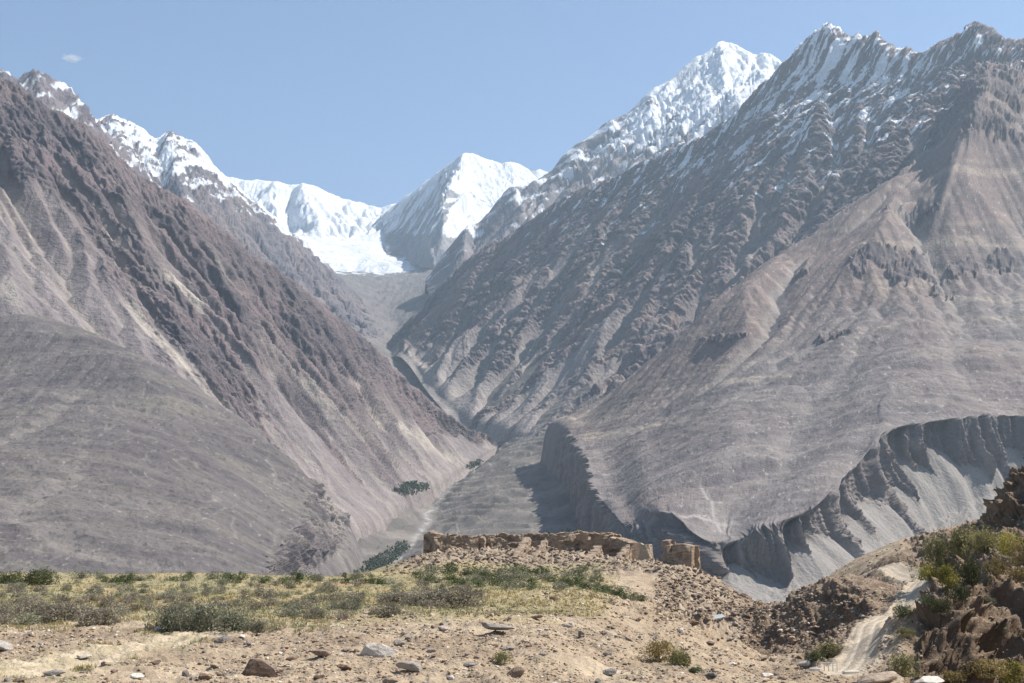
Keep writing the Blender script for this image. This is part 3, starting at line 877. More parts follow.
def build_back():
    # A: dusted dark crest at far left
    tops = [P(*p) for p in [(-500, 60, 7200), (-200, 90, 7300), (-60, 66, 7300), (3, 73, 7300), (16, 82, 7300), (33, 73, 7350), (45, 80, 7350), (61, 91, 7400), (82, 103, 7450), (93, 116, 7500), (103, 132, 7550), (140, 170, 7700), (200, 230, 7900)]]
    toes = [P(*p) for p in [(-500, 300, 6000), (-200, 300, 6000), (-60, 250, 6050), (20, 230, 6100), (40, 230, 6100), (60, 230, 6150), (75, 235, 6200), (95, 240, 6250), (120, 250, 6300), (140, 260, 6350), (160, 270, 6400), (190, 290, 6500), (240, 330, 6700)]]
    mid = (np.array(tops) * .55 + np.array(toes) * .45)
    ridge_sheet('left_dark_ridge', [behind_rows(tops), tops, mid, toes], 300, 260, 240, 70, 90, 75, (C(.13, .115, .13), C(.20, .17, .17)), 101,
                lambda px, py, t, ru, G, N, g, cr, cr2, a, s: fbm(a / 60, s / 260, 4, 3) * 1.8 + (cr - .5) * -.9 - .12 + .3 * np.exp(-((px - 60) / 40) ** 2) - 1.2 * t * 1.5 - .15 * g, topamp=.7, bl=1, ero=12.0)
    # B: snow crest falling to a long dark ridge
    tops = [P(*p) for p in [(20, 150, 9600), (70, 128, 9700), (96, 124, 9750), (113, 118, 9800), (123, 121, 9850), (139, 132, 9900), (156, 139, 9950), (168, 133, 10000), (184, 141, 10050), (200, 151, 10100), (222, 175, 10200), (239, 191, 10300),
                            (257, 207, 10400), (274, 219, 10500), (294, 237, 10600), (312, 251, 10700), (329, 266, 10800), (350, 290, 10900), (372, 312, 11000)]]
    toes = [P(*p) for p in [(60, 300, 8000), (110, 300, 8000), (130, 300, 8000), (150, 300, 8050), (165, 305, 8100), (180, 310, 8150), (200, 320, 8200), (215, 325, 8250), (230, 330, 8300), (250, 335, 8350), (270, 345, 8400), (290, 350, 8450),
                            (310, 355, 8500), (330, 360, 8600), (350, 362, 8700), (370, 360, 8800), (385, 356, 8900), (395, 350, 9100), (400, 345, 9400)]]
    mid = (np.array(tops) * .52 + np.array(toes) * .48); mid[:, 2] -= 40

    def snB(px, py, t, ru, G, N, g, cr, cr2, a, s):
        crest = np.interp(px, [90, 113, 140, 168, 200, 222, 260, 300, 330], [124, 118, 132, 134, 151, 175, 207, 240, 266])
        below = py - crest
        cov = np.interp(px, [90, 150, 200, 235, 300], [70, 55, 30, 12, 2])
        return .42 - below / cov * .62 + fbm(a / 70, s / 260, 5, 5, gain=.62) * 2.2 - (cr - .45) * 1.5 + .25 * (N[..., 2] - .6)
    ridge_sheet('left_snow_ridge', [behind_rows(tops), tops, mid, toes], 560, 420, 420, 80, 150, 90, (C(.125, .115, .13), C(.20, .165, .16)), 111, snB, bl=2, topamp=.35, ero=16.0)
    # C: back wall of the glacier basin
    r0 = [P(*p) for p in [(120, 170, 17000), (190, 168, 17000), (222, 176, 17000), (238, 180, 17000), (252, 182, 17000), (274, 182, 17000), (290, 186, 17000), (305, 185, 17000), (334, 197, 17100), (360, 206, 17200), (380, 209, 17200), (397, 204, 17000), (420, 205, 17000), (480, 215, 17000)]]
    r1 = [P(*p) for p in [(120, 215, 16200), (190, 212, 16200), (222, 212, 16200), (240, 212, 16200), (255, 211, 16200), (275, 213, 16000), (290, 210, 16200), (306, 212, 15900), (334, 217, 16200), (360, 222, 16200), (380, 222, 16300), (397, 220, 16200), (420, 220, 16200), (480, 225, 16200)]]
    r2 = [P(*p) for p in [(120, 240, 15700), (190, 238, 15700), (222, 235, 15700), (240, 234, 15700), (260, 234, 15700), (280, 235, 15600), (300, 234, 15700), (320, 235, 15600), (345, 234, 15700), (365, 233, 15800), (385, 230, 15900), (400, 228, 15900), (425, 230, 15900), (480, 235, 15900)]]
    r3 = [P(*p) for p in [(120, 250, 14900), (190, 247, 14900), (222, 244, 14900), (245, 243, 14900), (270, 243, 14900), (290, 245, 14900), (310, 246, 14900), (330, 246, 14900), (350, 247, 14900), (370, 247, 14900), (390, 247, 14900), (405, 247, 14900), (430, 250, 14900), (480, 250, 14900)]]
    r4 = [P(*p) for p in [(120, 275, 13600), (190, 272, 13600), (222, 270, 13600), (250, 268, 13600), (280, 267, 13600), (300, 267, 13600), (320, 268, 13600), (335, 269, 13600), (352, 269, 13600), (372, 269, 13500), (392, 268, 13500), (408, 267, 13500), (435, 272, 13500), (480, 275, 13500)]]
    r5 = [(x, y - 300, z - 260) for x, y, z in r4]

    def snC(px, py, t, ru, G, N, g, cr, cr2, a, s):
        ice = sstep(.55, .75, t)
        wall = 1.0 - .9 * sstep(.55, .78, cr) * (1 - ice) - .6 * (N[..., 2] < .45)
        rub = fbm(a / 90, s / 90, 4, 7)
        return wall - ice * sstep(.12, .35, rub + .5 * ridged(X_(G) / 700 + .4 * rub, Y_(G) / 160, 3, 12) - .35 + (py - 262) * .02) * .95 - 1.6 * sstep(.92, .97, t)
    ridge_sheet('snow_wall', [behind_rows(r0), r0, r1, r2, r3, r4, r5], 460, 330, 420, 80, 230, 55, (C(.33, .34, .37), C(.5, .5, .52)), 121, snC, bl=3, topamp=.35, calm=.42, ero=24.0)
    # D: pyramid peak above the glacier
    cols = [
        [(380, 216, 16500), (384, 232, 15600), (386, 250, 14600), (388, 268, 13600)],
        [(397, 204, 16300), (400, 225, 15300), (404, 247, 14300), (408, 264, 13700)],
        [(417, 189, 16000), (414, 212, 15100), (412, 238, 14200), (414, 266, 13500)],
        [(437, 174, 15700), (428, 205, 14800), (422, 235, 13900), (424, 268, 13300)],
        [(454, 162, 15400), (444, 192, 14500), (433, 228, 13550), (434, 270, 13000)],
        [(464, 155, 15200), (462, 178, 14600), (450, 202, 13900), (442, 272, 12900)],
        [(476, 156, 15300), (478, 178, 14900), (468, 212, 14500), (452, 272, 13000)],
        [(487, 161, 15400), (493, 180, 15050), (484, 214, 14700), (466, 272, 13200)],
        [(500, 163, 15500), (506, 180, 15200), (500, 212, 14900), (484, 270, 13500)],
        [(516, 163, 15600), (520, 180, 15350), (518, 208, 15100), (510, 268, 13800)],
        [(527, 168, 15700), (532, 184, 15450), (532, 208, 15200), (530, 266, 14000)],
        [(536, 177, 15800), (544, 190, 15550), (546, 210, 15300), (550, 264, 14200)],
        [(560, 200, 16000), (566, 205, 15700), (570, 225, 15400), (575, 262, 14400)],
    ]
    rows = PP([[c[r] for c in cols] for r in range(4)])
    rows = [behind_rows(rows[0])] + rows

    def snD(px, py, t, ru, G, N, g, cr, cr2, a, s):
        face = sstep(4.7, 5.2, ru) 
        low = np.interp(px, [430, 455, 480], [236, 240, 232])
        right = 1.3 - 2.0 * sstep(0, 4, py - low) - .9 * sstep(.68, .85, cr)
        left = .12 + fbm(a / 70, s / 400, 4, 9) * 1.7 - t * .55 + .5 * sstep(.2, 0, t)
        bot = sstep(232, 240, py)
        return (right * face + left * (1 - face)) * (1 - bot) + bot * (-.55 + fbm(a / 90, s / 90, 3, 8) * .9)
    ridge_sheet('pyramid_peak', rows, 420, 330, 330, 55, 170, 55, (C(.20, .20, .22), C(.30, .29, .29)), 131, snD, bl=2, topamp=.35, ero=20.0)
    # faint farther ridge
    tops = [P(*p) for p in [(500, 178, 16500), (525, 169, 16500), (540, 166, 16500), (549, 169, 16500), (580, 175, 16500), (640, 170, 16500)]]
    toes = [P(*p) for p in [(500, 230, 15800), (525, 230, 15800), (540, 230, 15800), (549, 230, 15800), (580, 230, 15800), (640, 230, 15800)]]
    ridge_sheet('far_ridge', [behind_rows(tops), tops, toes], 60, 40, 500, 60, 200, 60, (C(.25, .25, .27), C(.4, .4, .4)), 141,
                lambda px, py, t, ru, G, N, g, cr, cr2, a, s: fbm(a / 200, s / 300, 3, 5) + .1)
    # E: big snow peak on the right, with its long left ridge
    cols = [
        [(425, 282, 10600), (428, 292, 10200), (432, 305, 9800), (440, 330, 9300)],
        [(448, 248, 10750), (450, 275, 10200), (452, 300, 9700), (460, 340, 9200)],
        [(463, 230, 10850), (463, 262, 10250), (466, 290, 9700), (475, 330, 9200)],
        [(478, 225, 10900), (480, 255, 10300), (485, 280, 9750), (495, 310, 9200)],
        [(490, 213, 10950), (492, 243, 10350), (500, 268, 9800), (510, 300, 9200)],
        [(500, 199, 11000), (506, 228, 10400), (514, 255, 9850), (525, 290, 9150)],
        [(509, 190, 11000), (520, 215, 10450), (530, 242, 9900), (540, 280, 9100)],
        [(527, 188, 11000), (538, 208, 10500), (550, 232, 9900), (560, 270, 9050)],
        [(536, 183, 11050), (552, 200, 10500), (566, 222, 9900), (580, 260, 9000)],
        [(551, 172, 11100), (570, 188, 10550), (585, 208, 9900), (600, 250, 8950)],
        [(564, 154, 11150), (586, 175, 10550), (602, 196, 9900), (620, 240, 8900)],
        [(587, 141, 11200), (606, 162, 10600), (622, 186, 9900), (640, 230, 8850)],
        [(606, 126, 11250), (624, 148, 10600), (640, 175, 9900), (660, 225, 8800)],
        [(619, 120, 11300), (638, 138, 10650), (655, 165, 9900), (680, 215, 8750)],
        [(645, 96, 11350), (658, 122, 10650), (672, 155, 9850), (700, 205, 8700)],
        [(669, 84, 11400), (678, 110, 10700), (692, 145, 9800), (720, 195, 8650)],
        [(687, 70, 11450), (692, 98, 10750), (710, 130, 9750), (740, 185, 8600)],
        [(703, 57, 11500), (708, 86, 10800), (726, 118, 9700), (758, 175, 8550)],
        [(722, 42, 11500), (724, 80, 10700), (742, 106, 9700), (770, 165, 8500)],
        [(735, 46, 11500), (742, 72, 10900), (756, 96, 9800), (785, 150, 8500)],
        [(756, 57, 11450), (760, 70, 10900), (770, 88, 9900), (800, 140, 8500)],
        [(769, 59, 11400), (776, 72, 10850), (786, 88, 9900), (815, 140, 8500)],
        [(782, 63, 11350), (792, 76, 10800), (802, 92, 9900), (830, 140, 8500)],
        [(800, 55, 11300), (810, 70, 10800), (820, 92, 9900), (850, 140, 8500)],
        [(840, 75, 11300), (850, 85, 10800), (860, 100, 9900), (890, 140, 8500)],
    ]
    rows = PP([[c[r] for c in cols] for r in range(4)])
    rows = [behind_rows(rows[0])] + rows

    def snE(px, py, t, ru, G, N, g, cr, cr2, a, s):
        crest = np.interp(px, [430, 463, 500, 540, 564, 606, 645, 687, 722, 756, 800], [270, 230, 198, 180, 154, 125, 96, 70, 42, 57, 54])
        low = np.interp(px, [430, 463, 500, 540, 600, 650, 700, 740, 800], [285, 250, 230, 225, 185, 165, 140, 118, 90])
        q = (py - crest) / (low - crest)
        base = np.interp(px, [430, 520, 600, 680, 760], [-.55, -.45, -.25, .7, 1.2])
        return base - q * np.interp(px, [430, 600, 700, 760], [.4, .6, .8, .9]) + fbm(a / 90, s / 340, 4, 15) * 1.7 - (cr2 - .5) * .7 - .9 * sstep(.6, .8, cr) * (q > .5) + .3
    ridge_sheet('right_snow_peak', rows, 760, 360, 520, 50, 190, 36, (C(.15, .145, .16), C(.24, .21, .205)), 151, snE, bl=2, topamp=.4, ero=17.0)


def build_plain():
    # flood plain of the big river below the terrace, and the land around, as one sheet to the horizon
    n = 90
    k = np.linspace(-1, 1, n)
    k = np.sign(k) * np.abs(k) ** 2.2
    X, Y = np.meshgrid(k * 13500, k * 13500 + 3500)
    Z = np.full(X.shape, -118.0) + fbm(X / 900, Y / 900, 3, 2) * 4
    G = np.stack([X, Y, Z], -1)
    col = np.broadcast_to(C(.24, .225, .20), X.shape + (3,)).copy()
    grid_object('flood_plain', G, col, M_MID)


build_plain()
build_valley()
build_left_mountain()
build_left_fan()
build_right_mountain()
build_right_fan()
build_back()

# ------------------------------------------------------------------ near ground (metres away)
FG_CTRL = [P(*p) for p in [
    (0, 683, 40), (130, 683, 41), (256, 683, 42), (380, 683, 43), (500, 683, 44), (600, 683, 46),
    (-150, 640, 60), (0, 640, 60), (150, 640, 60), (300, 639, 60), (430, 640, 60), (560, 642, 60),
    (-150, 607, 100), (0, 607, 100), (200, 608, 100), (380, 608, 100), (520, 606, 105), (610, 606, 108),
    (-150, 590, 150), (0, 590, 150), (200, 590, 150), (350, 590, 150), (470, 590, 148), (550, 591, 145),
    (-150, 581, 200), (0, 581, 200), (150, 580, 200), (300, 580, 200), (350, 580, 200),
    (-150, 577, 240), (0, 577, 240), (100, 576.5, 240), (200, 577, 240), (300, 577, 240), (345, 578, 235),
    (390, 575, 215), (402, 566, 240), (428, 552, 262), (445, 549, 270), (500, 549, 276), (560, 549, 280), (600, 552, 275), (622, 560, 262), (652, 566, 245),
    (470, 566, 238), (530, 566, 240), (580, 568, 235), (470, 579, 200), (530, 581, 192), (585, 583, 180), (625, 590, 150), (640, 600, 122),
    (672, 569.5, 240), (700, 576, 234), (730, 588, 226), (752, 599, 216), (764, 608, 206),
    (700, 600, 190), (665, 598, 158), (740, 614, 182), (720, 618, 160), (700, 628, 118), (740, 641, 122), (780, 664, 112), (700, 660, 76), (760, 683, 80), (650, 683, 52), (640, 640, 76),
    (745, 632, 172), (770, 646, 166), (800, 653, 162), (828, 641, 163), (785, 668, 128),
    (815, 648, 118), (840, 632, 129), (854, 620, 145),
    (780, 678, 88), (820, 672, 91), (865, 662, 97), (868, 640, 112), (868, 622, 133), (880, 617, 141), (893, 614, 147), (905, 611, 155), (830, 683, 82),
    (775, 607, 178), (800, 595, 172), (825, 584, 172), (850, 577, 182), (872, 570, 218), (800, 622, 164), (842, 606, 164), (842, 588, 166), (868, 604, 158), (884, 590, 163), (900, 589, 168), (886, 582, 176),
    (912, 584, 200), (895, 575, 214), (880, 569, 228),
    (905, 683, 74), (900, 655, 94), (895, 634, 115), (905, 620, 135), (913, 604, 150), (926, 586, 160), (938, 597, 187),
    (940, 598, 138), (952, 574, 152), (962, 548, 160), (985, 530, 165), (1024, 522, 162), (932, 576, 176), (930, 570, 190), (955, 552, 172),
    (985, 527, 170), (992, 500, 171), (1005, 478, 172), (1024, 463, 172),
    (927, 637, 92), (950, 608, 96), (975, 586, 101), (998, 573, 106), (1024, 566, 110), (918, 676, 90), (958, 688, 93), (1010, 688, 95), (945, 658, 94), (990, 640, 98), (1024, 640, 100), (958, 592, 122), (1000, 575, 125),
]]
FG_CTRL += [(x, y, z) for x, y, z in [
    (0, 0, -1.7), (-30, 0, -1.7), (30, 0, -2.2), (0, 20, -2.8), (-20, 22, -2.8), (12, 25, -3.3), (0, -40, -1.2), (-60, -40, -1.2), (60, -40, 2), (-60, 20, -2.6), (-130, 60, -3.4), (-150, 160, -3.6),
    (-180, -40, -2), (24, 42, -4.6), (40, 55, -3), (60, 60, 16), (90, 60, 38), (80, 100, 34), (54, 100, 12), (110, 150, 50), (92, 170, 32), (120, 60, 45), (80, 10, 22), (85, 240, 8), (110, 240, 20), (70, 300, -4), (120, 330, -2),  # unseen ground right of the frame is raised to shade the rock wall
    (-150, 300, -16), (-60, 300, -16), (-20, 300, -10), (5, 310, -2), (30, 310, -6), (48, 240, -13), (45, 270, -20), (58, 245, -3.2), (52, 262, -8),
    (-200, 400, -70), (-80, 400, -62), (0, 400, -45), (60, 400, -45), (150, 430, -50), (0, 500, -112), (-200, 520, -118), (200, 520, -112), (-300, 250, -12), (-260, 100, -5), (200, 200, 40), (200, 50, 40), (200, -60, 25),
    (39, 212, -6.5), (44, 205, -8)]]


def tps_fit(pts, lam=0.02):
    p = np.array(pts, float) / np.array([100, 100, 1.0])
    x = warp_xy(p[:, 0] * 100, p[:, 1] * 100)
    n = len(x)
    d2 = ((x[:, None] - x[None]) ** 2).sum(-1)
    K = .5 * d2 * np.log(d2 + 1e-12)
    A = np.zeros((n + 3, n + 3))
    A[:n, :n] = K + lam * np.eye(n) * .02
    A[:n, n] = 1; A[:n, n + 1:] = x; A[n, :n] = 1; A[n + 1:, :n] = x.T
    b = np.zeros(n + 3); b[:n] = p[:, 2]
    return x, np.linalg.solve(A, b)


def warp_xy(x, y):
    """metres -> coordinates that give near ground more room"""
    r = np.hypot(x, y) + 1e-6
    k = np.log1p(r / 40.0) / r
    return np.stack([x * k, y * k], -1)


TPS_X, TPS_W = tps_fit(FG_CTRL)


def fg_base(x, y):
    sh = x.shape
    q = warp_xy(x.ravel(), y.ravel()).astype(f32)
    out = np.zeros(len(q), f32)
    n = len(TPS_X)
    for i in range(n):
        d2 = (q[:, 0] - f32(TPS_X[i, 0])) ** 2 + (q[:, 1] - f32(TPS_X[i, 1])) ** 2
        out += f32(TPS_W[i] * .5) * d2 * np.log(d2 + f32(1e-12))
    out += f32(TPS_W[n]) + f32(TPS_W[n + 1]) * q[:, 0] + f32(TPS_W[n + 2]) * q[:, 1]
    return out.reshape(sh)


def polyline_dist(x, y, pts):
    """distance to a polyline and arclength along it (world xy)"""
    best = np.full(x.shape, 1e9, f32); arc = np.zeros(x.shape, f32); side = np.zeros(x.shape, f32); acc = 0
    for (x0, y0), (x1, y1) in zip(pts[:-1], pts[1:]):
        dx, dy = x1 - x0, y1 - y0; L = math.hypot(dx, dy)
        t = np.clip(((x - x0) * dx + (y - y0) * dy) / (L * L), 0, 1)
        ex, ey = x - x0 - t * dx, y - y0 - t * dy
        d = np.hypot(ex, ey); m = d < best
        best = np.where(m, d, best); arc = np.where(m, acc + t * L, arc)
        side = np.where(m, np.sign(dx * ey - dy * ex) * d, side)
        acc += L
    return best, arc, side


def smooth_path(pts, n=10):
    pts = np.array(pts, float)
    out = []
    for i in range(len(pts) - 1):
        p0, p1, p2, p3 = pts[max(i - 1, 0)], pts[i], pts[i + 1], pts[min(i + 2, len(pts) - 1)]
        for k in range(n):
            t = k / n
            out.append(.5 * ((2 * p1) + (-p0 + p2) * t + (2 * p0 - 5 * p1 + 4 * p2 - p3) * t * t + (-p0 + 3 * p1 - 3 * p2 + p3) * t ** 3))
    out.append(pts[-1])
    return [tuple(p) for p in out]


ROAD = smooth_path([P(*p)[:2] for p in [(640, 692, 78), (720, 684, 84), (790, 677, 88), (840, 668, 93), (866, 654, 103), (865, 638, 115), (872, 624, 131), (892, 615, 146), (910, 610, 157), (936, 600, 180), (926, 588, 198), (897, 577, 215), (880, 573, 226)]]
                   + [(53, 246), (44, 262), (36, 290)], 6)
TRACK = smooth_path([P(*p)[:2] for p in [(-120, 700, 36), (-20, 683, 41), (60, 663, 48), (120, 648, 55), (170, 640, 60), (240, 633, 66), (330, 629, 71)]], 6)


def build_ground():
    az_ = np.concatenate([np.linspace(-180, -32, 40), np.linspace(-31, -21.5, 60), np.linspace(-21.4, 21.4, n_(1350)), np.linspace(21.5, 34, 90), np.linspace(35, 180, 40)])
    # radii: finer where the slopes face the camera
    rr = [0.3, 2, 5, 9, 14, 19, 24]
    r = 27.0
    while r < 330:
        rr.append(r)
        r *= 1 + (.0042 if r < 70 else .0030 if r < 300 else .006) / RES
    rr += list(np.geomspace(334, 1500, 45))
    rr = np.array(rr)
    A, R_ = np.meshgrid(np.radians(az_), rr)
    X = (np.sin(A) * R_).astype(f32); Y = (np.cos(A) * R_).astype(f32)
    X64, Y64 = X, Y
    Z = fg_base(X, Y)
    Z = np.where(R_ > 560, np.minimum(Z, -122), Z)
    Z = np.where((R_ > 330) & (R_ <= 560), np.maximum(Z, -124), Z)
    base = np.stack([X, Y, Z], -1)
    px, py = project(X, np.maximum(Y, 1), Z)
    front = (Y > 10) & (np.abs(A) < .62)
    rd, ra, rs = polyline_dist(X, Y, ROAD)
    td, ta, ts = polyline_dist(X, Y, TRACK)
    hw = 1 + .55 * sstep(140, 190, Y) + .5 * sstep(105, 92, Y)
    road = sstep(1.35 * hw, .95 * hw, rd)
    shoulder = sstep(2.1 * hw, 1.3 * hw, rd)
    # rocky hillside masks, in ground coordinates
    hillR = sstep(0, 5, X - (26 + .06 * (Y - 80)) ) * sstep(70, 80, Y) * sstep(330, 300, Y)           # everything right of the lower road
    spur = sstep(733, 752, px + 6 * noise2(X / 6, Y / 6, 8)) * sstep(117, 128, Y) * (Y < 232) * (px < 1000)
    near_right = sstep(898, 916, px) * (Y > 60) * (Y < 260)
    rocky = np.maximum(spur, near_right) * front
    mound = sstep(236, 246, Y - .0 * X + 6 * noise2(X / 9, Y / 9, 4)) * sstep(-21, -16, X) * sstep(300, 290, Y) * (X < 42)
    rubble = np.maximum(mound, sstep(595, 625, px + 10 * noise2(X / 8, Y / 8, 13)) * sstep(200, 215, Y) * (px < 770) * (Y < 300))
    rubble = np.maximum(rubble, sstep(640, 675, px + 10 * noise2(X / 8, Y / 8, 3)) * sstep(125, 140, Y) * (px < 770) * (Y < 236)) * front
    rocky = rocky * (1 - shoulder)
    N0 = grid_normals(blur(base, 3))
    steep = sstep(.97, .80, N0[..., 2])
    # relief
    Z2 = Z + fbm(X / 14, Y / 14, 3, 201) * .55 * (1 - road) * (1 - .6 * rocky)
    Z2 += fbm(X / 2.6, Y / 2.6, 5, 203, gain=.6) * .42 * (1 - road)
    Z2 += fbm(X / .7, Y / .7, 3, 205) * .13 * (1 - road) * (R_ < 140)
    lower = sstep(500, 640, px) * sstep(140, 100, Y) * (1 - rocky) * front
    Z2 += lower * (ridged((X + .35 * Y) / 9, Y / 16, 4, 207) - .5) * .8 * (1 - road)
    G = np.stack([X, Y, Z2], -1)
    H = N0.copy(); H /= np.linalg.norm(H, axis=-1, keepdims=True)
    st = .55 * X + .35 * Y
    c1 = ridged((X + Z * 1.4) / 9.5, (Y * .6 - Z) / 9.5, 5, 211, gain=.6)
    c2 = ridged((X - Z * .8) / 3.1, (Y * .7 + Z) / 3.1, 4, 215, gain=.6)
    lay = Z * 1.0 + X * .42 + 1.2 * noise2(X / 9, Y / 9, 218)
    lt = np.abs(lay / 1.5 - np.round(lay / 1.5)) * 2
    dsp = rocky * (.5 + .5 * steep) * (1 - .4 * spur * (1 - near_right)) * ((c1 - .5) * 2.0 + (c2 - .45) * 1.5 + (lt - .5) * .5 + (ridged((X + Z) / 1.3, (Y - Z) / 1.3, 3, 219, gain=.65) - .45) * .75)
    G += H * dsp[..., None]
    c3 = ridged(X / 4.5, Y / 4.5, 4, 221, gain=.65)
    G[..., 2] += rubble * ((c3 - .5) * 1.3 + fbm(X / .8, Y / .8, 2, 222) * .2)
    # stepped rock ledges where the terrace breaks down towards the gully
    led = np.exp(-((px - 715) / 45) ** 2) * np.exp(-((Y - 142) / 22) ** 2) * front
    G[..., 2] += led * (c2 - .5) * 2.0
    bk0 = sstep(1.8, 3.2, rd) * (1 - rocky) * sstep(96, 102, Y) * sstep(786, 806, px) * (Y < 240) * front
    G[..., 2] += bk0 * ((c2 - .4) * .9 + fbm(X / .9, Y / .9, 3, 229) * .35)
    # roads: flat bed with two wheel ruts
    rut = np.exp(-((np.abs(rs) - .5) / .2) ** 2)
    G[..., 2] += -road * rut * .07 + road * .05 * noise2(X / 1.5, Y / 1.5, 230)
    berm = np.exp(-((rd - 1.7) / .3) ** 2) * front
    G[..., 2] += berm * .14 * (1 + noise2(X / 2, Y / 2, 231))
    N = grid_normals(G)
    # colours
    sand = mixc(np.broadcast_to(C(.275, .210, .145), X.shape + (3,)), C(.41, .33, .235), np.clip(.45 + fbm(X / 6, Y / 6, 4, 241) * 1.3, 0, 1))
    sand = mixc(sand, C(.21, .16, .115), np.clip(fbm(X / 2.2, Y / 2.2, 3, 243) * 1.3, 0, .7))
    gy_ = fbm(X / 12, Y / 30, 4, 245)
    field = sstep(627, 612, py + 10 * noise2(X / 9, Y / 9, 247)) * (Y > 55) * (1 - rubble) * (1 - rocky) * sstep(625, 585, px - .0 * py) * front
    field = np.maximum(field, front * (1 - rubble) * (1 - rocky) * sstep(560, 450, px) * sstep(632, 614, py + 8 * noise2(X / 9, Y / 9, 247)))
    grass = mixc(np.broadcast_to(C(.33, .27, .15), X.shape + (3,)), C(.25, .225, .13), np.clip(.5 + gy_ * 2, 0, 1))
    grass = mixc(grass, C(.36, .24, .135), sstep(.15, .4, fbm(X / 25, Y / 12, 3, 249)) * .7)
    col = mixc(sand, grass, field * .9)
    rb = mixc(np.broadcast_to(C(.225, .175, .13), X.shape + (3,)), C(.35, .285, .215), np.clip(.4 + 1.5 * fbm(X / 2, Y / 2, 3, 251), 0, 1))
    col = mixc(col, rb, rubble * .9)
    rk = mixc(np.broadcast_to(C(.115, .082, .057), X.shape + (3,)), C(.225, .165, .115), np.clip(.4 + 1.3 * fbm((X + Z) / 3.5, (Y - Z) / 3.5, 5, 253), 0, 1))
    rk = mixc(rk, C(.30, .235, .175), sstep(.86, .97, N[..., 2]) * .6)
    col = mixc(col, rk, rocky)
    col = mixc(col, mixc(np.broadcast_to(C(.37, .31, .235), X.shape + (3,)), C(.45, .385, .30), np.clip(rut + .2, 0, 1)), np.maximum(road, shoulder * .8))
    bkm = sstep(1.7, 2.5, rd) * (1 - rocky) * sstep(96, 102, Y) * sstep(786, 806, px) * (Y < 240) * front
    col = mixc(col, mixc(np.broadcast_to(C(.15, .112, .08), X.shape + (3,)), C(.27, .21, .15), np.clip(.4 + 1.5 * fbm(X / 2.5, Y / 2.5, 4, 257), 0, 1)), bkm)
    tr = sstep(2.2, 1.2, td)
    trr = np.exp(-((np.abs(ts) - .8) / .4) ** 2)
    col = mixc(col, mixc(np.broadcast_to(C(.38, .32, .21), X.shape + (3,)), C(.52, .43, .31), trr), tr * .8)
    gv = sstep(.12, .35, fbm(X / 3, Y / 3, 3, 255)) * np.exp(-((td - 2.4) / 1.0) ** 2)
    col = mixc(col, C(.22, .22, .12), gv * .6)
    o = grid_object('near_ground', G, col, M_NEAR)
    return o, G


M_NEAR = terrain_mat('near_soil', [.9, .22], .16, bump=0.9, vary=0.34)
GROUND, GG = build_ground()
_nv, _nu = GG.shape[:2]
BV = BVHTree.FromPolygons([tuple(v) for v in GG[::2, ::2].reshape(-1, 3).tolist()],
                          grid_faces(*GG[::2, ::2].shape[:2]).tolist())


def hit(px, py):
    """ground point seen at a pixel of the photograph"""
    a, b = (px - CX) / F, (CY - py) / F
    d = Vector((a, CP - b * SP, SP + b * CP)).normalized()
    r = BV.ray_cast(Vector((0, 0, 0)), d, 2000)
    return r[0], r[1]


def drop(x, y):
    r = BV.ray_cast(Vector((x, y, 200)), Vector((0, 0, -1)), 600)
    return (r[0].z if r[0] is not None else None), r[1]

# ------------------------------------------------------------------ rocks, shrubs, ruins
RNG = random.Random(11)
NR = np.random.default_rng(12)


def ico(sub):
    import bmesh
    bm = bmesh.new(); bmesh.ops.create_icosphere(bm, subdivisions=sub, radius=1.0)
    V = np.array([v.co[:] for v in bm.verts]); Fc = np.array([[v.index for v in f.verts] for f in bm.faces])
    bm.free()
    return V, Fc


def noise3(V, k, seed):
    return (noise2(V[:, 0] * k + 3.1, V[:, 1] * k, seed) + noise2(V[:, 1] * k, V[:, 2] * k + 7.7, seed + 1) + noise2(V[:, 2] * k, V[:, 0] * k - 4.4, seed + 2)) / 1.7


def rock_verts(seed, sub, flat=.62, long=1.25):
    """angular boulder: a ball cut by random planes, then roughened"""
    V, Fc = ico(sub)
    rg = np.random.default_rng(seed)
    for _ in range(11):
        n = rg.normal(size=3); n /= np.linalg.norm(n); d = rg.uniform(.48, .82)
        h = V @ n
        V = V - np.outer(np.maximum(h - d, 0) * .96, n)
    V *= np.array([long, 1.0, flat])
    V += (V / (np.linalg.norm(V, axis=1, keepdims=True) + 1e-6)) * (noise3(V, 2.2, seed) * .07 + noise3(V, 6, seed + 5) * .03)[:, None]
    return V, Fc


